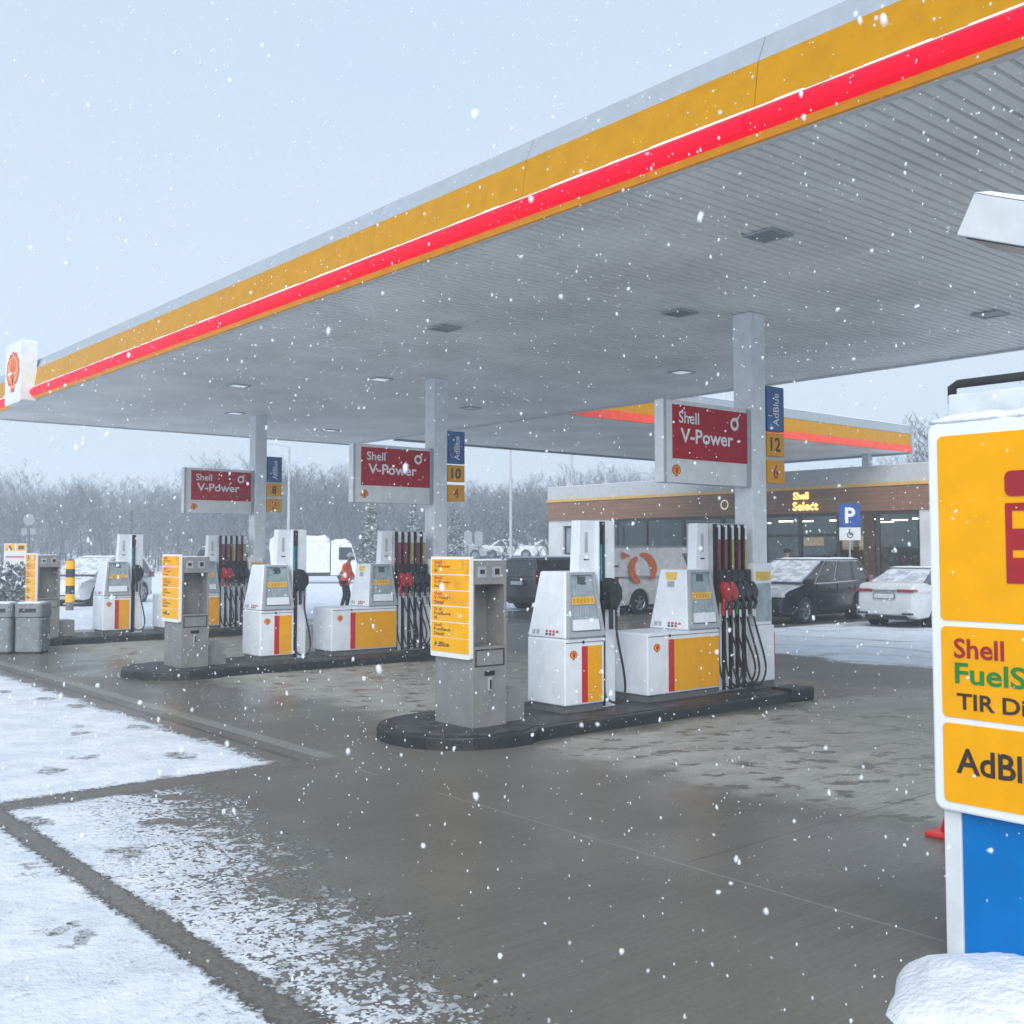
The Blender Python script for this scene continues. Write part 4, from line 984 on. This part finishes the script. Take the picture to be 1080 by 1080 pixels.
    for s in (-1, 1):
        # arch liners
        for x in (fx, rx_):
            mb = MB(); mb.tube([(x, s * (hw - .05), wr + .0), (x, s * (hw - .30), wr)], wr + .045, 20); mb.build('arch_liner', black, t)
        y0 = s * hw * .86
        hz = spec['hz']
        MB().box(L / 2 - .16, L / 2 + .0, min(y0, s * hw * .45), max(y0, s * hw * .45), hz - .07, hz + .06).build('headlight', mat('headlight', (.55, .58, .6), .1, coat=1), t, bevel=.02)
        tz = spec['tz']; th = spec['th']; ti = spec.get('ti', .55)
        ya, yb_ = sorted((s * hw * (.84 if ti < .5 else .90), s * hw * ti))
        MB().box(-L / 2 - .015, -L / 2 + .25, ya, yb_, tz, tz + th).build('tail_light', mat('tail_red', (.30, .01, .02), .2, coat=1), t, bevel=.015)
        mx_ = bf - .25
        MB().box(mx_ - .08, mx_ + .08, min(s * hw * .95, s * (hw + .18)), max(s * hw * .95, s * (hw + .18)), zb - .02, zb + .14).build('mirror', spec.get('mir', black), t, bevel=.03)
        for hx2 in spec['handles']: MB().box(hx2, hx2 + .16, min(s * hw * .96, s * (hw + .02)), max(s * hw * .96, s * (hw + .02)), zb - .16, zb - .12).build('door_handle', paint, t)
        sm = MB()
        for sx in spec['seams']: sm.box(sx - .006, sx + .006, min(s * hw * .97, s * (hw + .003)), max(s * hw * .97, s * (hw + .003)), .33, zb - .03)
        if not spec.get('noseam'): sm.build('door_seam', black, t)
    MB().box(-L / 2 - .03, -L / 2 + .1, -.28, .28, spec['pz'] - .015, spec['pz'] + .125).build('plate_frame', dgrey, t)
    MB().box(-L / 2 - .036, -L / 2 - .0305, -.26, .26, spec['pz'], spec['pz'] + .11).build('number_plate', signgrey, t)
    if spec.get('nobump'):
        MB().box(-L / 2 - .018, -L / 2 + .1, -hw * .33, hw * .33, spec['tz'] + .02, spec['tz'] + .06).build('boot_trim', chrome, t)
        for s in (-1, 1): MB().box(-L / 2 - .012, -L / 2 + .1, min(s * hw * .5, s * hw * .8), max(s * hw * .5, s * hw * .8), .33, .37).build('reflector', black, t)
        MB().box(-L / 2 + .01, -L / 2 + .2, -hw * .6, hw * .6, .2, .30).build('diffuser', black, t)
    if not spec.get('nobump'): MB().box(-L / 2 + .0, -L / 2 + .15, -hw * .8, hw * .8, .26, .42).build('bumper_trim', black, t, bevel=.02)
    MB().box(L / 2 - .1, L / 2 + .012, -hw * .55, hw * .55, .35, .60).build('grille', black, t, bevel=.02)
    # snow
    if spec.get('snow', 1):
        snow_slab('snow_cap', t, rr + .02, rf - .02, -wt + .02, wt - .02, zr - .012, .05 * spec['snow'], 14, .05, int(abs(loc[0]) * 7))
        if spec.get('wsnow'):
            q = [lerp(gh[0], gh[4], .06), lerp(gh[1], gh[5], .06), lerp(gh[1], gh[5], .95), lerp(gh[0], gh[4], .95)]
            nrm = (q[1] - q[0]).cross(q[3] - q[0]).normalized(); nrm = nrm if nrm.z > 0 else -nrm
            MB().hexa([v + nrm * .015 for v in q] + [v + nrm * .04 for v in q]).build('windscreen_snow', mat('thin_snow', (.62, .66, .70), .7, var=.22, scale=5), t)
        if spec.get('hsnow'):
            a = spec['hsnow']; MB().hexa([(a[0], -hw * .72, a[2] + .03), (a[1], -hw * .6, a[3] + .03), (a[1], hw * .6, a[3] + .03), (a[0], hw * .72, a[2] + .03), (a[0], -hw * .70, a[2] + .06), (a[1], -hw * .55, a[3] + .06), (a[1], hw * .55, a[3] + .06), (a[0], hw * .70, a[2] + .06)]).build('bonnet_snow', mat('thin_snow', (.62, .66, .70), .7), t, bevel=.02)
        if spec.get('rsnow'):
            q = [lerp(gh[3], gh[7], .08), lerp(gh[2], gh[6], .08), lerp(gh[2], gh[6], .9), lerp(gh[3], gh[7], .9)]
            q = [Vector((v.x, v.y * .86, v.z)) for v in q]
            nrm = (q[1] - q[0]).cross(q[3] - q[0]).normalized(); nrm = nrm if nrm.z > 0 else -nrm
            MB().hexa([v + nrm * .012 for v in q] + [v + nrm * .03 for v in q]).build('rear_window_snow', mat('thin_snow', (.62, .66, .70), .7), t)
    return t
pw_ = mat('car_white', (.66, .68, .69), .3, dirt=.15, coat=.6, var=.03); pb_ = mat('car_black', (.010, .011, .013), .3, coat=.35, var=.1, snowtop=.5)
pg_ = mat('car_silver', (.34, .37, .38), .3, metal=.3, coat=.5, dirt=.2); pd_ = mat('car_dark', (.02, .024, .026), .3, coat=.6, snowtop=.3)
sedan = dict(L=4.62, W=1.80, wr=.33, fx=1.42, rx=-1.30, belt=[(2.29, .55), (2.2, .72), (1.9, .82), (.95, .98), (.0, .98), (-1.2, 1.0), (-1.75, 1.07), (-2.20, 1.05), (-2.29, .88), (-2.31, .6)],
             cab=(1.05, -1.78, .96), zbr=1.04, roof=(.15, -.95, 1.46), tum=.70, pillars=[(.02, .02, .04), (.42, .55, .05), (.86, .93, .10)], hz=.68, tz=.87, th=.075, ti=.36, pz=.72, nobump=1,
             handles=(-.15, -1.05), seams=(.85, -.10, -.95), snow=.6, rsnow=1, wsnow=1, mir=pw_)
car('parked_sedan', (26.30, 14.45, 0), PI * 0 + R(2), 'white saloon parked with its rear to the camera in front of the shop', 'car', pw_, sedan)
mpvs = dict(L=4.70, W=1.83, wr=.34, fx=1.40, rx=-1.38, belt=[(2.33, .55), (2.28, .74), (2.05, .86), (1.35, 1.03), (.3, 1.03), (-1.2, 1.07), (-2.15, 1.12), (-2.32, .95), (-2.34, .6)],
            cab=(1.62, -2.20, 1.01), zbr=1.10, roof=(.25, -1.80, 1.66), tum=.76, pillars=[(.02, .02, .04), (.20, .10, .03), (.46, .42, .04), (.74, .76, .05), (.97, .97, .08)], hz=.76, tz=.9, th=.3, ti=.7, pz=.7,
            handles=(.05, -1.0), seams=(.80, -.20, -1.15), snow=.8, wsnow=1, hsnow=(1.1, 2.05, 1.0, .86), glass=mat('side_glass', (.03, .038, .04), .15, coat=.5))
car('parked_people_carrier', (25.0, 17.4, 0), PI + R(4), 'black people carrier with snowy roof and windscreen parked beside the white saloon', 'car', pb_, mpvs)
suvs = dict(mpvs); suvs.update(L=4.8, W=1.86, wr=.36, roof=(.75, -2.2, 1.66), cab=(1.55, -2.32, 1.0), zbr=1.05, wsnow=0, hsnow=None, pz=.8, tz=.85, th=.42, ti=.78, glass=glassd)
car('parked_estate', (24.45, 26.2, 0), R(4), 'dark estate car with red tail lights and snowy roof behind the nearest price pillar', 'car', pd_, suvs)
vans = dict(L=4.95, W=1.93, wr=.33, fx=1.55, rx=-1.45, belt=[(2.46, .60), (2.40, .85), (2.15, .98), (1.6, 1.13), (.3, 1.13), (-1.5, 1.13), (-2.44, 1.13), (-2.47, .6)],
            cab=(1.80, -2.46, 1.10), roof=(.85, -2.40, 2.02), tum=.84, pillars=[(.02, .02, .04)], hz=.82, tz=.95, th=.5, ti=.80, pz=.55, handles=(.55,), seams=(1.25, .45), van=1, snow=.25,
            blank=1)
vg = mat('van_grey_white', (.70, .71, .72), .35, coat=.4, dirt=.2)
vn = car('parked_van', (25.1, 23.05, 0), R(-3), 'pale grey van with orange ring emblem parked in front of the shop windows', 'van', vg, vans)
mb = MB()   # orange ring of arrows on its side (faces -Y)
def arcf(cx, cz, r0, r1, a0, a1, tip):
    n = 14
    for k in range(n):
        a = R(a0 + (a1 - a0) * k / n); b_ = R(a0 + (a1 - a0) * (k + 1) / n)
        f = lambda r, q: (cx + r * math.cos(q) * 1.12, -.985 - (.0 if cz + r * math.sin(q) < 1.13 else 0) + max(0, cz + r * math.sin(q) - 1.1) * .20, cz + r * math.sin(q))
        w0 = tip(k / n); w1 = tip((k + 1) / n)
        mid = (r0 + r1) / 2; h_ = (r1 - r0) / 2
        mb.quad([f(mid - h_ * w0, a), f(mid + h_ * w0, a), f(mid + h_ * w1, b_), f(mid - h_ * w1, b_)])
arcf(-1.28, 1.36, .27, .52, 100, -60, lambda k: .3 + .7 * math.sin(PI * min(1, k * 1.1)) if k < .8 else 1.3 * (1 - k) * 4 + .05)
mb.build('orange_emblem', mat('van_orange', (.72, .13, .02), .45), vn); mb = MB()
arcf(-1.33, 1.30, .27, .50, 250, 110, lambda k: .5 + .5 * math.sin(PI * k))
mb.build('orange_emblem', mat('van_orange', (.72, .13, .02), .45), vn); mb = MB()
mb.quad([(-2.1, -.86, 1.85), (-1.75, -.88, 1.72), (-2.1, -.90, 1.62)])
mb.build('orange_emblem', mat('van_orange', (.72, .13, .02), .45), vn); mb = MB()
wc = dict(mpvs); wc.update(L=4.5, glass=glassd, wsnow=1)
car('parked_white_car', (13.3, 38.6, 0), PI + R(38), 'white car facing the camera behind the yellow and black bollard', 'car', pw_, wc)
sv = dict(vans); sv.update(L=4.7, blank=0, snow=1)
car('parked_silver_van', (17.3, 36.6, 0), PI + R(48), 'silver van with snowy roof behind the farthest wide dispenser', 'van', pg_, sv)
gz1 = float(hgt(43., 55.))
far_white = dict(sedan); far_white.update(snow=1.6)
def zat(x, y): return float(hgt(x, y)) - .02
for i, (x, y, pt, lb) in enumerate(((51.6, 67.6, pg_, 'leftmost of the distant snow-covered cars on the bank'), (54.6, 65.2, pw_, 'white distant snow-covered car in the middle of the row on the bank'), (57.0, 63.0, pw_, 'rightmost of the distant snow-covered cars on the bank, before the shop'))):
    car('distant_car', (x, y, max(zat(x, y), 0)), R(-60 + 6 * i), lb, 'car', pt, far_white, 'snow-covered cars on the bank')
# box truck
t = empty('box_truck', (30.8, 54.6, 0), 'white box truck with snow on its roof and small red lettering on the side', 'truck', rz=R(-28))
MB().box(-2.35, 1.0, -1.05, 1.05, .62, 2.35).build('cargo_box', mat('truck_white', (.72, .74, .75), .4), t, bevel=.02)
MB().box(-2.3, 2.6, -.9, .9, .42, .60).build('chassis', black, t)
MB().hexa([(1.05, -.98, .45), (2.75, -.98, .45), (2.75, .98, .45), (1.05, .98, .45), (1.05, -.95, 2.3), (2.2, -.9, 2.3), (2.2, .9, 2.3), (1.05, .95, 2.3)]).build('cab', mat('truck_white', (.72, .74, .75), .4), t, bevel=.05)
MB().hexa([(1.5, -1.0, 1.35), (2.42, -1.0, 1.35), (2.42, 1.0, 1.35), (1.5, 1.0, 1.35), (1.5, -.955, 2.05), (2.2, -.955, 2.05), (2.2, .955, 2.05), (1.5, .955, 2.05)]).build('cab_window', glassd, t)
for x in (-1.4, 1.9):
    for s in (-1, 1): wheel(t, x, s * 1.0, .40, s)
text('lettering', 'dm', mat('sticker_red', (.5, .08, .1), .5), t, 'F', -1.9, 1.55, -1.055, w=.55, h=.4)
snow_slab('snow_cap', t, -2.3, .95, -1.0, 1.0, 2.35, .35, 12, .1, 3)
snow_slab('snow_cap', t, 1.1, 2.1, -.85, .85, 2.3, .2, 8, .1, 5)

# ------------------------------------------------------------------ people
skin = mat('skin', (.45, .27, .20), .55)
def skin_obj(name, verts, edges, radii, m, parent, root=0, sub=1):
    me = bpy.data.meshes.new(name); me.from_pydata([tuple(v) for v in verts], edges, []); me.materials.append(m)
    o = bpy.data.objects.new(name, me); C.objects.link(o); o.parent = parent
    md = o.modifiers.new('skin', 'SKIN'); md.use_smooth_shade = True
    for i, r in enumerate(radii):
        sv_ = me.skin_vertices[0].data[i]; sv_.radius = (r if isinstance(r, tuple) else (r, r)); sv_.use_root = (i == root)
    sd = o.modifiers.new('sub', 'SUBSURF'); sd.levels = sub; sd.render_levels = sub
    return o
def person(loc, rz, label, jacket, trousers, hat, pose):
    t = empty('person', loc, label, 'person', rz=rz)     # faces local -Y
    J = dict(pel=(0, 0, .95), spine=(0, -.02 * pose['lean'], 1.15), chest=(0, -.08 * pose['lean'], 1.36), neck=(0, -.13 * pose['lean'], 1.50), head0=(0, -.16 * pose['lean'], 1.56), head1=(0, -.20 * pose['lean'] - .01, 1.68))
    names = list(J); V_ = [J[k] for k in names]; E_ = [(0, 1), (1, 2), (2, 3), (3, 4), (4, 5)]; Rr = [(.14, .10), (.125, .09), (.15, .10), .055, .07, .085]
    cx = J['chest']; arms = {}
    for s in (-1, 1):
        b_ = len(V_); el, wr_ = pose['arm'][s]
        sh_ = (s * .19, cx[1], 1.42); V_ += [sh_, el, wr_]; Rr += [.055, .042, .028]; E_ += [(2, b_), (b_, b_ + 1), (b_ + 1, b_ + 2)]
        arms[s] = (sh_, el, wr_)
        dr = (Vector(wr_) - Vector(el)).normalized(); sd_ = Vector((1, 0, 0)) if abs(dr.x) < .8 else Vector((0, 0, 1)); sd_ = (sd_ - dr * sd_.dot(dr)).normalized()
        h = len(V_); V_.append(tuple(Vector(wr_) + dr * .07)); Rr.append(.026); E_.append((b_ + 2, h))
        for fi, ln in enumerate((.07, .08, .075, .06)):
            q = len(V_); base = Vector(wr_) + dr * .09 + sd_ * (.027 - .018 * fi); V_ += [tuple(base), tuple(base + dr * ln * .6), tuple(base + dr * ln + Vector((0, -.012, 0)))]; Rr += [.010, .009, .008]; E_ += [(h, q), (q, q + 1), (q + 1, q + 2)]
        q = len(V_); base = Vector(wr_) + dr * .04 + sd_ * .03 * -s; V_ += [tuple(base), tuple(base + dr * .04 + sd_ * .02 * -s)]; Rr += [.011, .009]; E_ += [(b_ + 2, q), (q, q + 1)]
    legs = {}
    for s in (-1, 1):
        b_ = len(V_); kn, an = pose['leg'][s]; toe = (an[0] + s * .02, an[1] - .17, .04)
        V_ += [(s * .09, 0, .88), kn, an, toe]; Rr += [.085, .06, .042, .035]; E_ += [(0, b_), (b_, b_ + 1), (b_ + 1, b_ + 2), (b_ + 2, b_ + 3)]; legs[s] = (kn, an, toe)
    skin_obj('body', V_, E_, Rr, skin, t)
    # jacket
    V2 = [J['pel'], J['spine'], J['chest'], (J['neck'][0], J['neck'][1], 1.475)]; E2 = [(0, 1), (1, 2), (2, 3)]; R2 = [(.175, .135), (.165, .13), (.185, .135), .08]
    for s in (-1, 1):
        b_ = len(V2); a = arms[s]; V2 += [a[0], a[1], tuple(Vector(a[1]).lerp(Vector(a[2]), .93))]; R2 += [.078, .062, .048]; E2 += [(2, b_), (b_, b_ + 1), (b_ + 1, b_ + 2)]
    V2.append((0, 0, .80)); R2.append((.18, .14)); E2.append((0, len(V2) - 1))
    jk = skin_obj('jacket', V2, E2, R2, jacket, t)
    V3 = [(0, 0, .93)]; E3 = []; R3 = [(.15, .12)]
    for s in (-1, 1):
        b_ = len(V3); kn, an, toe = legs[s]; V3 += [(s * .09, 0, .84), kn, (an[0], an[1], .10)]; R3 += [.10, .08, .065]; E3 += [(0, b_), (b_, b_ + 1), (b_ + 1, b_ + 2)]
        skin_obj('boot', [(an[0], an[1] + .04, .05), (an[0], an[1] - .06, .05), toe], [(0, 1), (1, 2)], [.05, .048, .042], black, t)
    skin_obj('trousers', V3, E3, R3, trousers, t)
    hx2, hy2, hz2 = J['head1'];
    def ball(name, c, r, m, n=10, half=False):
        mb = MB(); N = n
        for i in range(N + 1):
            th = PI * i / N * (.56 if half else 1)
            for k in range(16): a = 2 * PI * k / 16; mb.v.append((c[0] + r[0] * math.sin(th) * math.cos(a), c[1] + r[1] * math.sin(th) * math.sin(a), c[2] + r[2] * math.cos(th)))
        for i in range(N):
            for k in range(16): k2 = (k + 1) % 16; mb.f.append((i * 16 + k, i * 16 + k2, (i + 1) * 16 + k2, (i + 1) * 16 + k)); mb.m.append(0)
        return mb.build(name, m, t, smooth=True)
    ball('hat', (hx2, hy2 + .005, hz2 + .025), (.105, .125, .12), hat, half=True)
    MB().hexa([(hx2 - .07, hy2 - .19, hz2 + .03), (hx2 + .07, hy2 - .19, hz2 + .03), (hx2 + .09, hy2 - .10, hz2 + .04), (hx2 - .09, hy2 - .10, hz2 + .04), (hx2 - .07, hy2 - .19, hz2 + .042), (hx2 + .07, hy2 - .19, hz2 + .042), (hx2 + .09, hy2 - .10, hz2 + .055), (hx2 - .09, hy2 - .10, hz2 + .055)]).build('hat_peak', hat, t)
    ball('nose', (hx2, hy2 - .095, hz2 - .03), (.014, .02, .02), skin, 6)
    for s in (-1, 1):
        ball('eye', (hx2 + s * .033, hy2 - .082, hz2 - .005), (.011, .008, .008), black, 6); ball('ear', (hx2 + s * .088, hy2 + .0, hz2 - .02), (.012, .02, .03), skin, 6)
    MB().box(hx2 - .028, hx2 + .028, hy2 - .092, hy2 - .078, hz2 - .068, hz2 - .06).build('mouth', mat('lip', (.30, .12, .10), .5), t)
    # reflective bands as rings round the jacket
    for z, r in ((1.08, (.185, .148)), (1.22, (.185, .148))):
        mb = MB()
        yo = -.02 * pose['lean'] * (1 + (z - 1.15) * 5)
        for k in range(20):
            a = 2 * PI * k / 20
            for zz in (z, z + .05): mb.v.append((r[0] * math.cos(a), yo + r[1] * math.sin(a), zz))
        for k in range(20): k2 = (k + 1) % 20; mb.f.append((2 * k, 2 * k2, 2 * k2 + 1, 2 * k + 1)); mb.m.append(0)
        mb.build('reflective_band', mat('reflective', (.55, .57, .55), .35), t)
    return t
pose1 = dict(lean=.9, arm={-1: ((-.30, -.10, 1.18), (-.20, -.30, 1.02)), 1: ((.30, -.10, 1.18), (.18, -.32, 1.00))}, leg={-1: ((-.12, -.06, .50), (-.13, .06, .09)), 1: ((.12, -.10, .50), (.13, -.02, .09))})
pose2 = dict(lean=.2, arm={-1: ((-.27, .0, 1.14), (-.26, -.10, .90)), 1: ((.27, .0, 1.14), (.26, -.10, .90))}, leg={-1: ((-.11, -.02, .50), (-.12, .03, .09)), 1: ((.11, -.02, .50), (.12, .03, .09))})
person((17.9, 29.6, 0), R(40), 'worker in orange high-visibility jacket and pale helmet, standing beyond the middle island', mat('hivis_orange', (.95, .11, .01), .6, emit=(1, .1, .02), es=.05), mat('trousers_dark', (.03, .035, .05), .7), mat('helmet', (.55, .57, .58), .4), pose1)  # faint emission added to brighten the orange jacket
person((29.36, 21.08, .14), R(70), 'person in yellow high-visibility vest and black hat, beside the black people carrier', mat('hivis_yellow', (.50, .72, .03), .6), mat('trousers_dark', (.03, .035, .05), .7), mat('hat_black', (.02, .02, .022), .8), pose2)

# ------------------------------------------------------------------ trees
def branch_tree(seed, h, spread=.5, levels=4, dens=1.0, thin=.02):
    rs = random.Random(seed); segs = []
    def grow(p, d, ln, r, lv):
        q = p; n = 3 if lv < 2 else 2
        for k in range(n):
            d2 = (d + Vector((rs.uniform(-1, 1), rs.uniform(-1, 1), rs.uniform(-.3, .6))) * (.10 + .09 * lv)).normalized()
            e = q + d2 * (ln / n); r2 = max(thin * .6, r * .80); segs.append((q.copy(), e.copy(), r, r2, lv)); q = e; d = d2; r = r2
            if lv < levels:
                nb_ = int((3.2 if lv == 0 else 2.4) * dens + rs.random())
                if lv == 0 and k == 0: nb_ = 1
                for _ in range(nb_):
                    a = rs.uniform(0, 2 * PI); s = Vector((math.cos(a), math.sin(a), rs.uniform(.1, .9)))
                    nd = (d * .55 + s * spread * 1.4).normalized(); t_ = rs.uniform(.3, 1)
                    grow(segs[-1][0].lerp(e, t_), nd, ln * rs.uniform(.42, .68), max(thin * .6, r * .55), lv + 1)
    grow(Vector((0, 0, 0)), Vector((0, 0, 1)), h * .75, h * .018, 0)
    return segs
def seg_mesh(segs, n=3):
    A = np.array([s[0][:] for s in segs]); B = np.array([s[1][:] for s in segs]); r0 = np.array([s[2] for s in segs]); r1 = np.array([s[3] for s in segs])
    D = B - A; D /= np.linalg.norm(D, axis=1, keepdims=True) + 1e-9
    U_ = np.cross(D, np.array([.3, .9, .1])); U_ /= np.linalg.norm(U_, axis=1, keepdims=True) + 1e-9; W_ = np.cross(D, U_)
    vs = []
    for P_, rr in ((A, r0), (B, r1)):
        for k in range(n):
            a = 2 * PI * k / n; vs.append(P_ + (U_ * math.cos(a) + W_ * math.sin(a)) * rr[:, None])
    V_ = np.stack(vs, 1).reshape(-1, 3); base = (np.arange(len(segs)) * 2 * n)[:, None]
    F_ = np.concatenate([base + np.array([k, (k + 1) % n, n + (k + 1) % n, n + k])[None] for k in range(n)], 0)
    return V_, F_
def np_obj(name, V_, F_, m, parent=None):
    me = bpy.data.meshes.new(name); nv, nf_ = len(V_), len(F_); k = F_.shape[1]
    me.vertices.add(nv); me.vertices.foreach_set('co', V_.astype(np.float32).ravel()); me.loops.add(nf_ * k); me.loops.foreach_set('vertex_index', F_.astype(np.int32).ravel())
    me.polygons.add(nf_); me.polygons.foreach_set('loop_start', (np.arange(nf_) * k).astype(np.int32)); me.update(calc_edges=True); me.validate()
    me.materials.append(m); o = bpy.data.objects.new(name, me); C.objects.link(o)
    if parent: o.parent = parent
    return o
bark = mat('bark_with_snow', (.070, .075, .085), .85, var=.2, scale=2, snowtop=.45)
variants = [branch_tree(100 + i, 10, .5, 4, .95, .022) for i in range(6)]
VM = [seg_mesh(s) for s in variants]; VH = [float(np.percentile(v[0][:, 2], 99.3)) for v in VM]
def dirpt(px, d):   # ground point at horizontal image column px and depth d
    A = R(40); r = (px - 540) / 1131 * d; return d * math.sin(A) + r * math.cos(A), d * math.cos(A) - r * math.sin(A)
VV = []; FF = []; off = 0
rw = random.Random(5)
def topy(px):
    pts = [(-200, 490), (0, 497), (60, 505), (110, 512), (170, 508), (230, 492), (300, 484), (360, 500), (430, 505), (500, 512), (560, 505), (610, 497), (700, 500), (850, 505), (1000, 480), (1300, 480)]
    for (a, ya), (b_, yb_) in zip(pts, pts[1:]):
        if a <= px <= b_: return ya + (yb_ - ya) * (px - a) / (b_ - a)
    return 495
for d0, step in ((92, 12), (104, 11), (118, 10), (132, 9), (146, 8)):
    px = -190
    while px < 1260:
        px += step * rw.uniform(.6, 1.4); d_ = d0 + rw.uniform(-5, 5); x, y = dirpt(px, d_)
        if (x > 30 and y < 36 and d_ < 60): continue
        vi = rw.randrange(6); V_, F_ = VM[vi]; zt = 1.9 + (580 - topy(px) - 6 * math.sin(px * .045) - 5 * math.sin(px * .13 + 1)) / 1131 * d_
        s = zt / VH[vi] * rw.uniform(.72, 1.04); a = rw.uniform(0, 2 * PI); c, si = math.cos(a), math.sin(a)
        sw = s * rw.uniform(1.0, 1.5)
        Q = np.stack([(V_[:, 0] * c - V_[:, 1] * si) * sw + x, (V_[:, 0] * si + V_[:, 1] * c) * sw + y, V_[:, 2] * s - .1], 1)
        VV.append(Q); FF.append(F_ + off); off += len(V_)
o = np_obj('distant_wood', np.concatenate(VV), np.concatenate(FF), bark)
tag(o, 'mass of bare snowy trees fading into the misty air behind the station', 'wood', kind='stuff')
# undergrowth band at the wood's foot
nq = 60000; pxs = RS.uniform(-190, 1260, nq); ds = RS.uniform(90, 140, nq); A_ = R(40)
xx = ds * math.sin(A_) + (pxs - 540) / 1131 * ds * math.cos(A_); yy = ds * math.cos(A_) - (pxs - 540) / 1131 * ds * math.sin(A_)
zz = RS.beta(1.0, 1.7, nq) * 7; sz = RS.uniform(.12, .38, nq)
dv = RS.normal(size=(nq, 2, 3)); dv /= np.linalg.norm(dv, axis=2, keepdims=True); ctr = np.stack([xx, yy, zz], 1)
tri = np.stack([ctr, ctr + dv[:, 0] * sz[:, None], ctr + dv[:, 1] * sz[:, None] * .45], 1).reshape(-1, 3)
o = np_obj('undergrowth', tri, np.arange(nq * 3).reshape(-1, 3), mat('brush', (.085, .09, .10), .85, var=.25, scale=.5, snowtop=.3))
tag(o, 'tangled snowy brushwood along the foot of the distant wood', 'undergrowth', kind='stuff')
# single trees
def bare_tree(px, d, ytop, seed, label, spread=.55, z0=0):
    x, y = dirpt(px, d); h = (1.9 + (580 - ytop) / 1131 * d) / 1.04
    sg = branch_tree(seed, h, spread, 4, 1.0, .016)
    t = empty('bare_tree', (x, y, z0), label, 'tree', 'bare trees standing before the wood')
    zm = np.percentile([s[1].z for s in sg], 99.5); sg = [(a * (h / zm), b_ * (h / zm), c * .9, d_ * .9, e) for a, b_, c, d_, e in sg]; np_obj('trunk', *seg_mesh([s for s in sg if s[4] == 0], 6), bark, t); np_obj('crown', *seg_mesh([s for s in sg if s[4] > 0]), bark, t)
bare_tree(22, 78, 484, 21, 'broad bare tree at the far left, tallest of the left group')
bare_tree(-40, 82, 480, 22, 'bare tree leaning in from beyond the left edge')
bare_tree(62, 84, 502, 23, 'slender bare tree right of the broad one at far left')
bare_tree(255, 80, 476, 24, 'bare tree behind the farthest column')
bare_tree(318, 84, 484, 25, 'bare tree left of the middle hanging sign')
bare_tree(612, 80, 484, 26, 'bare tree rising above the left end of the shop roof')
bare_tree(975, 52, 428, 27, 'bare tree rising behind the shop at the right, beside the yellow board')
bare_tree(535, 70, 545, 28, 'small bare tree beside the tall lamp mast')
bare_tree(575, 72, 540, 29, 'small bare tree against the left end of the shop')
def spruce(px, d, ytop, seed, label):
    x, y = dirpt(px, d); h = 1.9 + (580 - ytop) / 1131 * d; rs = np.random.RandomState(seed)
    t = empty('spruce_tree', (x, y, 0), label, 'tree', 'snowy spruces by the car park')
    MB().tube([(0, 0, 0), (0, 0, h * .9)], [.12, .02], 6).build('trunk', bark, t)
    T = []
    for lv in range(26):
        z = .35 + (h - .4) * lv / 26; rad = (h - z) * .30 + .08
        for b_ in range(int(7 + rad * 5)):
            a = rs.rand() * 2 * PI; L_ = rad * rs.uniform(.7, 1.1)
            for k in range(int(5 + L_ * 7)):
                f = rs.rand() ** .7; c_ = np.array([math.cos(a) * L_ * f, math.sin(a) * L_ * f, z - f * L_ * .30 + rs.uniform(-.04, .04)]); v1 = rs.normal(size=3) * .07; v2 = np.array([math.cos(a), math.sin(a), -.5]) * .12 + rs.normal(size=3) * .04
                T.append([c_ - v1, c_ + v1, c_ + v2])
    T = np.array(T).reshape(-1, 3)
    np_obj('crown', T, np.arange(len(T)).reshape(-1, 3), mat('snowy_needles', (.06, .085, .07), .8, var=.3, snowtop=.6), t)
spruce(392, 72, 528, 1, 'snowy spruce left of the middle column, under the hanging sign')
spruce(436, 76, 530, 2, 'snowy spruce half hidden behind the middle column')
spruce(480, 78, 536, 3, 'snowy spruce right of the middle column')
# low snowy hedge at far left
nq = 5000; T = []
P_ = np.stack([RS.uniform(-5, 5, nq), RS.uniform(-.8, .8, nq), RS.uniform(0, 1.3, nq)], 1); dv = RS.normal(size=(nq, 2, 3)) * .13
tri = np.stack([P_, P_ + dv[:, 0], P_ + dv[:, 1]], 1).reshape(-1, 3)
hx, hy = dirpt(-10, 40)
t = empty('hedge', (hx, hy, 0), 'low snowy hedge at the far left behind the litter bins', 'hedge', rz=R(-50))
np_obj('foliage', tri, np.arange(nq * 3).reshape(-1, 3), mat('hedge_twigs', (.09, .10, .09), .8, var=.3, snowtop=.8), t)

# ------------------------------------------------------------------ haze
hm = bpy.data.materials.new('haze'); hm.use_nodes = True; nt = hm.node_tree; nt.nodes.clear()
o_ = nt.nodes.new('ShaderNodeOutputMaterial'); vp = nt.nodes.new('ShaderNodeVolumePrincipled')
vp.inputs['Color'].default_value = (.83, .915, 1, 1); vp.inputs['Density'].default_value = .0036; vp.inputs['Anisotropy'].default_value = .0
nt.links.new(vp.outputs[0], o_.inputs['Volume'])
tag(MB().box(-245, 245, -245, 245, -1.1, 20).build('haze', hm), 'pale misty winter air filling the whole place', 'haze', kind='stuff')
